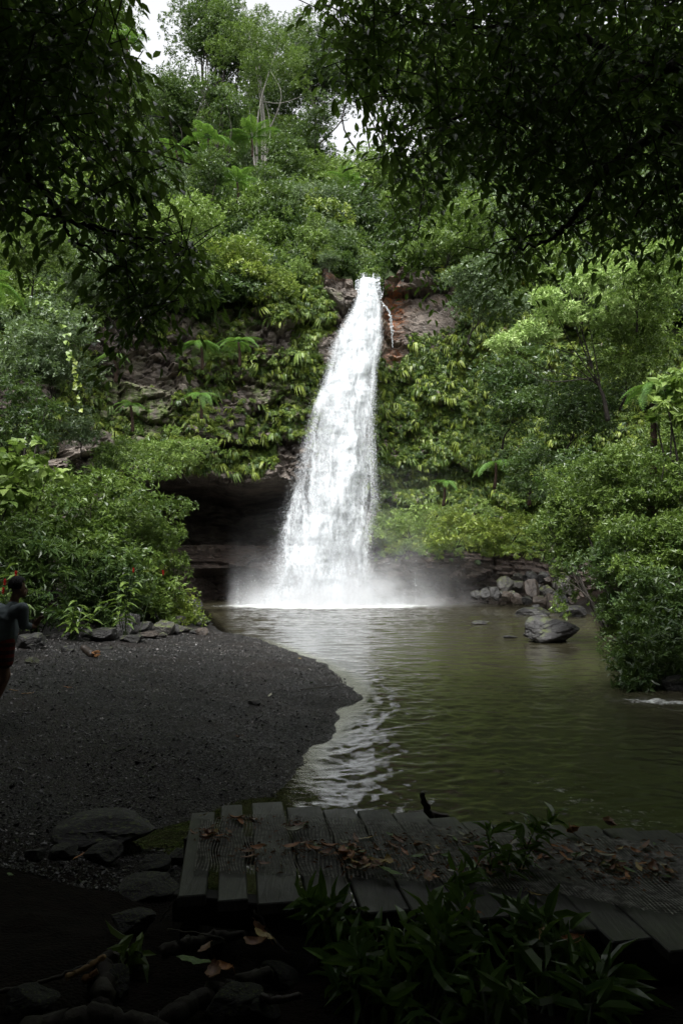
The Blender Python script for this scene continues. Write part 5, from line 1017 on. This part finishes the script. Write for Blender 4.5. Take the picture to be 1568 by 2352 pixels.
stick('twig','forked twig leaning against the left plank end',[G(368,2116,.35),G(385,2090,.42),G(408,2062,.47)],.004,.003,'wood','twig'); stick('twig','curved twig hanging under the second and third planks',[P(572,2080,3.7),P(600,2110,3.55),P(640,2175,3.35),P(680,2190,3.3)],.006,.003,'wood','twig')
stick('twig','thin straight twig lying among the dead leaves below the walkway',[G(385,2135,.42),G(450,2142,.45),G(515,2158,.45)],.004,.003,'wood','twig')
for i, (lb, pts, r) in enumerate([('thick bent root running out of the bottom edge towards the tilted slab',[(330,2370),(400,2330),(480,2290),(560,2262),(615,2240)],.045),('root crossing the dead leaves behind the thick bent root',[(370,2190),(430,2170),(480,2150),(560,2145)],.03),('knotted root at the bottom left, beside the small green plant',[(225,2352),(238,2290),(240,2230),(262,2190)],.05),('root along the bottom edge of the photo',[(60,2368),(200,2340),(300,2352),(420,2372)],.05)]):
    stick('root', lb, [G(a,b,.40+.03*(k%2)) for k,(a,b) in enumerate(pts)], r, r*.6, 'bark', 'root', 8, .01, i)
o = stone('stone','tilted flat slab leaning among the roots below the walkway',642,2272,90,34,'rocknear',812,cat='stone',group='stones beside the walkway',tilt=-.55)
stick('wood_chunk','reddish split wood chunk below the tilted slab',[G(600,2292,.45),G(640,2296,.46),G(690,2288,.46)],.016,.012,'wood','wood')
for lb, pts in [('pale straw lying on the gravel beside the person',[(22,1586),(42,1588)]),('thin straw on the gravel, second one beside the person',[(50,1596),(82,1592)]),('dark twig half buried across the middle of the gravel beach',[(690,1586),(760,1578),(800,1582)])]:
    stick('twig', lb, [at_px(a,b)+np.array([0,0,.012]) for a,b in pts], .008, .005, 'driftpale' if 'straw' in lb else 'wood', 'twig')

# broken log on the beach
g = at_px(205,1508); root = thing('broken_log', 'broken log with a pale orange torn end on the gravel beach', 'log', g)
mb = MB(); cv = curve([(-.22,.25,.16),(-.05,.08,.10),(.10,-.05,.05)], 6, .008, R0(4)); tube(mb, cv, np.linspace(.07,.085,len(cv)), 9); mb.build('log_body', M['wood'], root, smooth=True)
mb = MB(); rng = R0(44)
for k in range(9):
    a = rng.uniform(0,6.28); s = np.array([.10+.05*math.cos(a), -.06, .06+.05*math.sin(a)]); beam(mb, s, s+np.array([rng.uniform(.06,.16), -rng.uniform(.04,.12), rng.normal(0,.03)]), rng.uniform(.03,.06), .025)
mb.build('torn_end', M['cutwood'], root)

# ------------------------------------------------------------------ plants by the walkway
def lance_plant(name, label, base, tips, seed, L=.17, W=.042, mat='shrub', cat='plant', frac=.35):
    rng = R0(seed); b = np.asarray(base, float); root = thing(name, label, cat, b); ml = MB()
    for k, tp in enumerate(tips):
        tp = np.asarray(tp, float) - b; st = rng.normal(0,.03,3)*np.array([1,1,0]); mid = st + (tp-st)*.55 + np.array([0,0,.06]) + rng.normal(0,.03,3); cv = curve([st, mid, tp], 10); ms = MB(); tube(ms, cv, np.linspace(.007,.003,len(cv)), 5); ms.build('stem', M['stem'], root)
        L_ = np.linalg.norm(tp-st); m = max(5, int(L_*(1-frac)/.028)); j = np.linspace(frac, 1, m)*(len(cv)-1); pp_ = np.stack([np.interp(j, np.arange(len(cv)), cv[:,q]) for q in range(3)], 1); tg = nrm(np.gradient(pp_, axis=0)); e1, e2 = perp(tg); a = np.arange(m)*2.4 + rng.uniform(0,6)
        up = .35 + .5*np.linspace(0,1,m); ld = nrm(tg*up[:,None] + np.cos(a)[:,None]*e1 + np.sin(a)[:,None]*e2 + np.array([0,0,-.12])); leaves(ml, pp_, ld, np.array([0,0,1.]) + tg*.3 + rng.normal(0,.25,(m,3)), L*rng.uniform(.55,1.15,m), W*rng.uniform(.8,1.2,m), leaf8(rng.uniform(.25,.55),.10,(.85,.85)), np.clip(rng.normal(.4,.25,m) + .25*np.linspace(0,1,m), 0, 1))
        for _ in range(2):
            jj = rng.integers(len(cv)//2, len(cv)); rosettes(ml, cv[jj][None]+rng.normal(0,.03,(1,3)), nrm(tg[-1:]+rng.normal(0,.6,(1,3))), rng, L*.8, W, 6, leaf8(.35,.1,(.85,.85)), (.5,1.3))
    ml.build('leaf_blades', M[mat], root); return root
def TP(px, py, Y): return P(px, py, Y)
def GB(px, py): return at_px(px, py)
lance_plant('leafy_plant','tall leafy sprig rising in front of the wire mesh, right of centre',GB(1105,2200),[TP(1120,1905,3.75),TP(1235,1885,3.85),TP(1275,1868,3.9),TP(1095,1985,3.6),TP(1170,1960,3.7),TP(1060,2030,3.5)],901,L=.13,W=.034,frac=.3)
lance_plant('leafy_plant','leafy sprig poking up beside the fourth plank end',GB(740,2215),[TP(705,2062,3.45),TP(760,2085,3.4),TP(790,2110,3.35),TP(735,2120,3.3),TP(820,2085,3.45)],902,L=.14,W=.036)
lance_plant('leafy_plant','large glossy plant with broad pale-tipped leaves in the middle of the bottom edge',GB(985,2360),[TP(985,2070,3.3),TP(1060,2085,3.25),TP(930,2125,3.2),TP(1010,2160,3.1),TP(1110,2130,3.2),TP(880,2190,3.1),TP(960,2220,3.0),TP(1080,2210,3.0),TP(1035,2110,3.2)],903)
lance_plant('leafy_plant','dark glossy plant left of the large one, leaves reaching over the dead leaves',GB(830,2360),[TP(800,2170,3.2),TP(850,2230,3.1),TP(870,2140,3.25),TP(800,2260,3.0),TP(900,2290,2.95),TP(770,2220,3.1)],904)
lance_plant('leafy_plant','dark plant with narrow leaves under the bare plank ends on the right',GB(1260,2330),[TP(1210,2110,3.3),TP(1260,2140,3.25),TP(1310,2130,3.3),TP(1330,2200,3.15),TP(1230,2230,3.1),TP(1180,2170,3.2)],905)
lance_plant('leafy_plant','low dark plant in the bottom right with long leaves pointing right',GB(1330,2368),[TP(1360,2230,3.0),TP(1410,2270,2.95),TP(1290,2270,2.95),TP(1450,2290,2.95),TP(1390,2320,2.85)],906)
lance_plant('leafy_plant','low leaves at the bottom edge between the two glossy plants',GB(1120,2400),[TP(1090,2300,2.85),TP(1150,2280,2.9),TP(1190,2320,2.8),TP(1020,2310,2.85),TP(930,2335,2.8)],907)
lance_plant('seedling','small green seedling with drooping leaves at the lower left',GB(300,2228),[TP(298,2185,3.33),TP(318,2196,3.3)],908,L=.13,W=.04,mat='mid',frac=.7)
lance_plant('leafy_plant','small plant growing between the boulders of the left bank by the light green bush',at_px(390,1450),[TP(380,1420,27.4),TP(395,1415,27.5),TP(408,1424,27.4)],909,L=.32,W=.09,mat='light',frac=.2)
# ------------------------------------------------------------------ the person running along the beach
Y0 = 8.6
def J(px, py, dy=0.0): return P(px, py, Y0+dy)
def capsule(mb, a, b, ra, rb, fl=(1,1)):
    "closed tapered limb segment"
    a = np.asarray(a, float); b = np.asarray(b, float); d = b-a; L = max(np.linalg.norm(d), 1e-4); d = d/L; e1, e2 = perp(d[None]); e1, e2 = e1[0], e2[0]
    prof = [(-ra, .02), (-.86*ra, .5*ra), (-.5*ra, .866*ra), (0, ra)] + [(L*k/4, ra+(rb-ra)*k/4) for k in (1,2,3)] + [(L, rb), (L+.5*rb, .866*rb), (L+.86*rb, .5*rb), (L+rb, .02*1)]
    prof[0] = (-ra, ra*.05); prof[-1] = (L+rb, rb*.05); n = 14; an = np.arange(n)*2*PI/n
    V = np.concatenate([a + d*h + r*(fl[0]*np.cos(an)[:,None]*e1 + fl[1]*np.sin(an)[:,None]*e2) for h, r in prof] + [[a-d*ra], [b+d*rb]])
    m = len(prof); i = np.arange(m-1)[:,None]*n; j = np.arange(n)[None]; j2 = (j+1)%n; Fq = np.stack([(i+j).ravel(), (i+j2).ravel(), (i+n+j2).ravel(), (i+n+j).ravel()], 1); jj = np.arange(n); c = m*n
    mb.add(V, [Fq, np.concatenate([np.stack([np.full(n,c), (jj+1)%n, jj],1), np.stack([np.full(n,c+1), (m-1)*n+jj, (m-1)*n+(jj+1)%n],1)])])
def ball(mb, c, r): V, Fc = ICO3; mb.add(V*np.asarray(r)+np.asarray(c), Fc)
def fuse(mb, name, mat, parent, vox=.008, smooth=2):
    o = mb.build('tmp', mat); r = o.modifiers.new('r', 'REMESH'); r.mode = 'VOXEL'; r.voxel_size = vox; s = o.modifiers.new('s', 'SMOOTH'); s.factor = .5; s.iterations = smooth
    dg = bpy.context.evaluated_depsgraph_get(); me = bpy.data.meshes.new_from_object(o.evaluated_get(dg)); bpy.data.objects.remove(o); me.name = name
    me.polygons.foreach_set('use_smooth', np.ones(len(me.polygons), bool)); return link(name, me, mat, parent)
hipR, hipL = J(14,1478,-.06), J(-6,1476,.10); pel = (hipR+hipL)/2; chest = J(14,1418,0); neck = J(30,1384,.02); head = J(43,1352,.04)
shR, shL = J(52,1397,-.13), J(0,1398,.16); elR, wrR = J(55,1436,-.05), J(80,1440,.12); elL, wrL = J(-14,1444,.32), J(16,1432,.45)
gz0 = gh(hipR[0]-.1, Y0)
knR, anR = J(8,1558,-.02), None; anR = np.array([hipR[0]-.62, Y0-.16, gz0+.30]); knL = hipL + np.array([.20,.22,-.42]); anL = np.array([hipL[0]-.12, Y0+.22, gz0+.085])
knL = (hipL+anL)/2 + np.array([.10,.13,.02])
root = thing('person', 'person seen from behind, running at the left edge in a grey shirt and plaid shorts', 'person', (pel[0], pel[1], gz0)); PB = np.array([pel[0], pel[1], gz0])
q = lambda v: np.asarray(v) - PB
mb = MB()
capsule(mb, q(pel), q(chest), .125, .135, (1.2,.85)); capsule(mb, q(chest), q(neck-np.array([0,0,.06])), .135, .075, (1.25,.85)); capsule(mb, q(neck-np.array([0,0,.03])), q(head), .052, .055)
hd = q(head); ball(mb, hd+np.array([0,0,.02]), (.078,.092,.105)); fdir = nrm(np.array([[.75,.62,-.12]]))[0]; sdir = np.array([fdir[1],-fdir[0],0]); sdir /= np.linalg.norm(sdir)
ball(mb, hd+fdir*.05+np.array([0,0,-.05]), (.052,.055,.06)); capsule(mb, hd+fdir*.088+np.array([0,0,.02]), hd+fdir*.106+np.array([0,0,-.02]), .011, .016)
capsule(mb, hd+fdir*.088-sdir*.02+np.array([0,0,-.055]), hd+fdir*.088+sdir*.02+np.array([0,0,-.055]), .010, .010)
for s in (-1,1): ball(mb, hd+sdir*s*.080-fdir*.006+np.array([0,0,.0]), (.016,.022,.032)); ball(mb, hd+fdir*.078+sdir*s*.033+np.array([0,0,.022]), (.014,.014,.011))
def hand(mb, wr, d, up):
    d = nrm(np.asarray(d)[None])[0]; s = nrm(np.cross(d, up)[None])[0]; n = np.cross(s, d); pm = wr + d*.05; capsule(mb, wr, wr+d*.085, .028, .036, (.55,1.0)) if abs(s[2]) < 2 else None
    for k, (o_, l) in enumerate(((-.030,.070),(-.010,.080),(.011,.075),(.030,.060))):
        a = wr + d*.095 + s*o_; b = a + d*l*.55 + n*.012; c = b + d*l*.35 - n*-.028; capsule(mb, a-d*.02, b, .0095, .009); capsule(mb, b, c, .009, .0075)
    a = wr + d*.03 - s*.03; capsule(mb, a, a + d*.035 - s*.03, .012, .011); capsule(mb, a + d*.035 - s*.03, a + d*.065 - s*.035 + n*.01, .011, .009)
for sh, el, wr, hd_, up in ((shR,elR,wrR,(.35,.15,.75),np.array([1.,-.3,0])),(shL,elL,wrL,(.3,.2,.6),np.array([1.,0,0]))):
    capsule(mb, q(chest)+(q(sh)-q(chest))*.7, q(sh), .07, .062); capsule(mb, q(sh), q(el), .056, .043); capsule(mb, q(el), q(wr), .042, .028); hand(mb, q(wr), hd_, up)
for hp, kn, an, toe in ((hipR,knR,anR,(.10,.10,-.13)),(hipL,knL,anL,(.10,.17,-.035))):
    capsule(mb, q(hp), q(kn), .090, .058); c1 = q(kn)+(q(an)-q(kn))*.3; capsule(mb, q(kn), c1, .056, .060); capsule(mb, c1, q(an), .060, .036); t_ = np.array(toe); capsule(mb, q(an)-t_*.25+np.array([0,0,-.03]), q(an)+t_+np.array([0,0,-.03]), .036, .030, (1,.8)) 
fuse(mb, 'body', M['skin'], root, .0075, 2)
mb = MB(); rng = R0(8); V, Fc = ICO; bump_ = 1 + .07*(fbm(V*9,3,5)-.5); Vh = V*np.array([.108,.118,.118])*bump_[:,None]; cutp = (V@fdir > .30) & (V[:,2] < .42); low = V[:,2] < -.42
keepf_ = ~(cutp | low)[Fc].any(1); mb.add(Vh + hd + np.array([0,0,.045]) - fdir*.012, Fc[keepf_]); mb.build('hair', M['hair'], root)
mb = MB(); waist = q(J(14,1464,0)); capsule(mb, waist, q(chest), .150, .158, (1.2,.9)); capsule(mb, q(chest), q(neck-np.array([0,0,.055])), .158, .085, (1.25,.9))
for sh, el, wr in ((shR,elR,wrR),(shL,elL,wrL)):
    capsule(mb, q(chest)+(q(sh)-q(chest))*.6, q(sh), .09, .076); capsule(mb, q(sh), q(el), .072, .060); capsule(mb, q(el), q(el)+(q(wr)-q(el))*.45, .056, .046)
sh_o = fuse(mb, 'shirt', M['shirt'], root, .010, 1)
mb = MB(); capsule(mb, q(pel)+np.array([0,0,-.01]), waist+np.array([0,0,.01]), .150, .140, (1.2,.9))
for hp, kn in ((hipR,knR),(hipL,knL)): capsule(mb, q(hp), q(hp)+(q(kn)-q(hp))*.50, .112, .108)
fuse(mb, 'shorts', M['plaid'], root, .010, 1)
# ------------------------------------------------------------------ light
w = bpy.data.worlds.new('World'); SC.world = w; w.use_nodes = True; nt = w.node_tree; nt.nodes.clear()
sky = nt.nodes.new('ShaderNodeTexSky'); sky.sky_type = 'NISHITA'; sky.sun_disc = False
SUN_EL, SUN_AZ = math.radians(57), math.radians(196)     # azimuth clockwise from +Y
sky.sun_elevation = SUN_EL; sky.sun_rotation = SUN_AZ; sky.dust_density = 4.0; sky.air_density = 1.0
hs_ = nt.nodes.new('ShaderNodeHueSaturation'); hs_.inputs['Saturation'].default_value = .10
bg = nt.nodes.new('ShaderNodeBackground'); bg.inputs['Strength'].default_value = .155; wo = nt.nodes.new('ShaderNodeOutputWorld')
nt.links.new(sky.outputs[0], hs_.inputs['Color']); nt.links.new(hs_.outputs[0], bg.inputs['Color']); nt.links.new(bg.outputs[0], wo.inputs['Surface'])
sl = bpy.data.lights.new('sun', 'SUN'); sl.energy = 1.5; sl.angle = math.radians(16); sl.color = (1,.985,.96)
so_ = bpy.data.objects.new('sun', sl); COL.objects.link(so_)
dv = Vector((math.sin(SUN_AZ)*math.cos(SUN_EL), math.cos(SUN_AZ)*math.cos(SUN_EL), math.sin(SUN_EL)))
so_.rotation_euler = dv.to_track_quat('Z', 'Y').to_euler(); so_.location = (0, 20, 80)
SC.view_settings.view_transform = 'Standard'; SC.view_settings.look = 'None'; SC.view_settings.gamma = 1; SC.view_settings.exposure = EXPOSURE
SC.cycles.use_denoising = True; SC.cycles.max_bounces = 6; SC.cycles.transparent_max_bounces = 24
SC.cycles.diffuse_bounces = 3; SC.cycles.glossy_bounces = 3; SC.cycles.transmission_bounces = 4; SC.cycles.volume_bounces = 1
SC.cycles.volume_step_rate = 2.0; SC.cycles.sample_clamp_indirect = 6
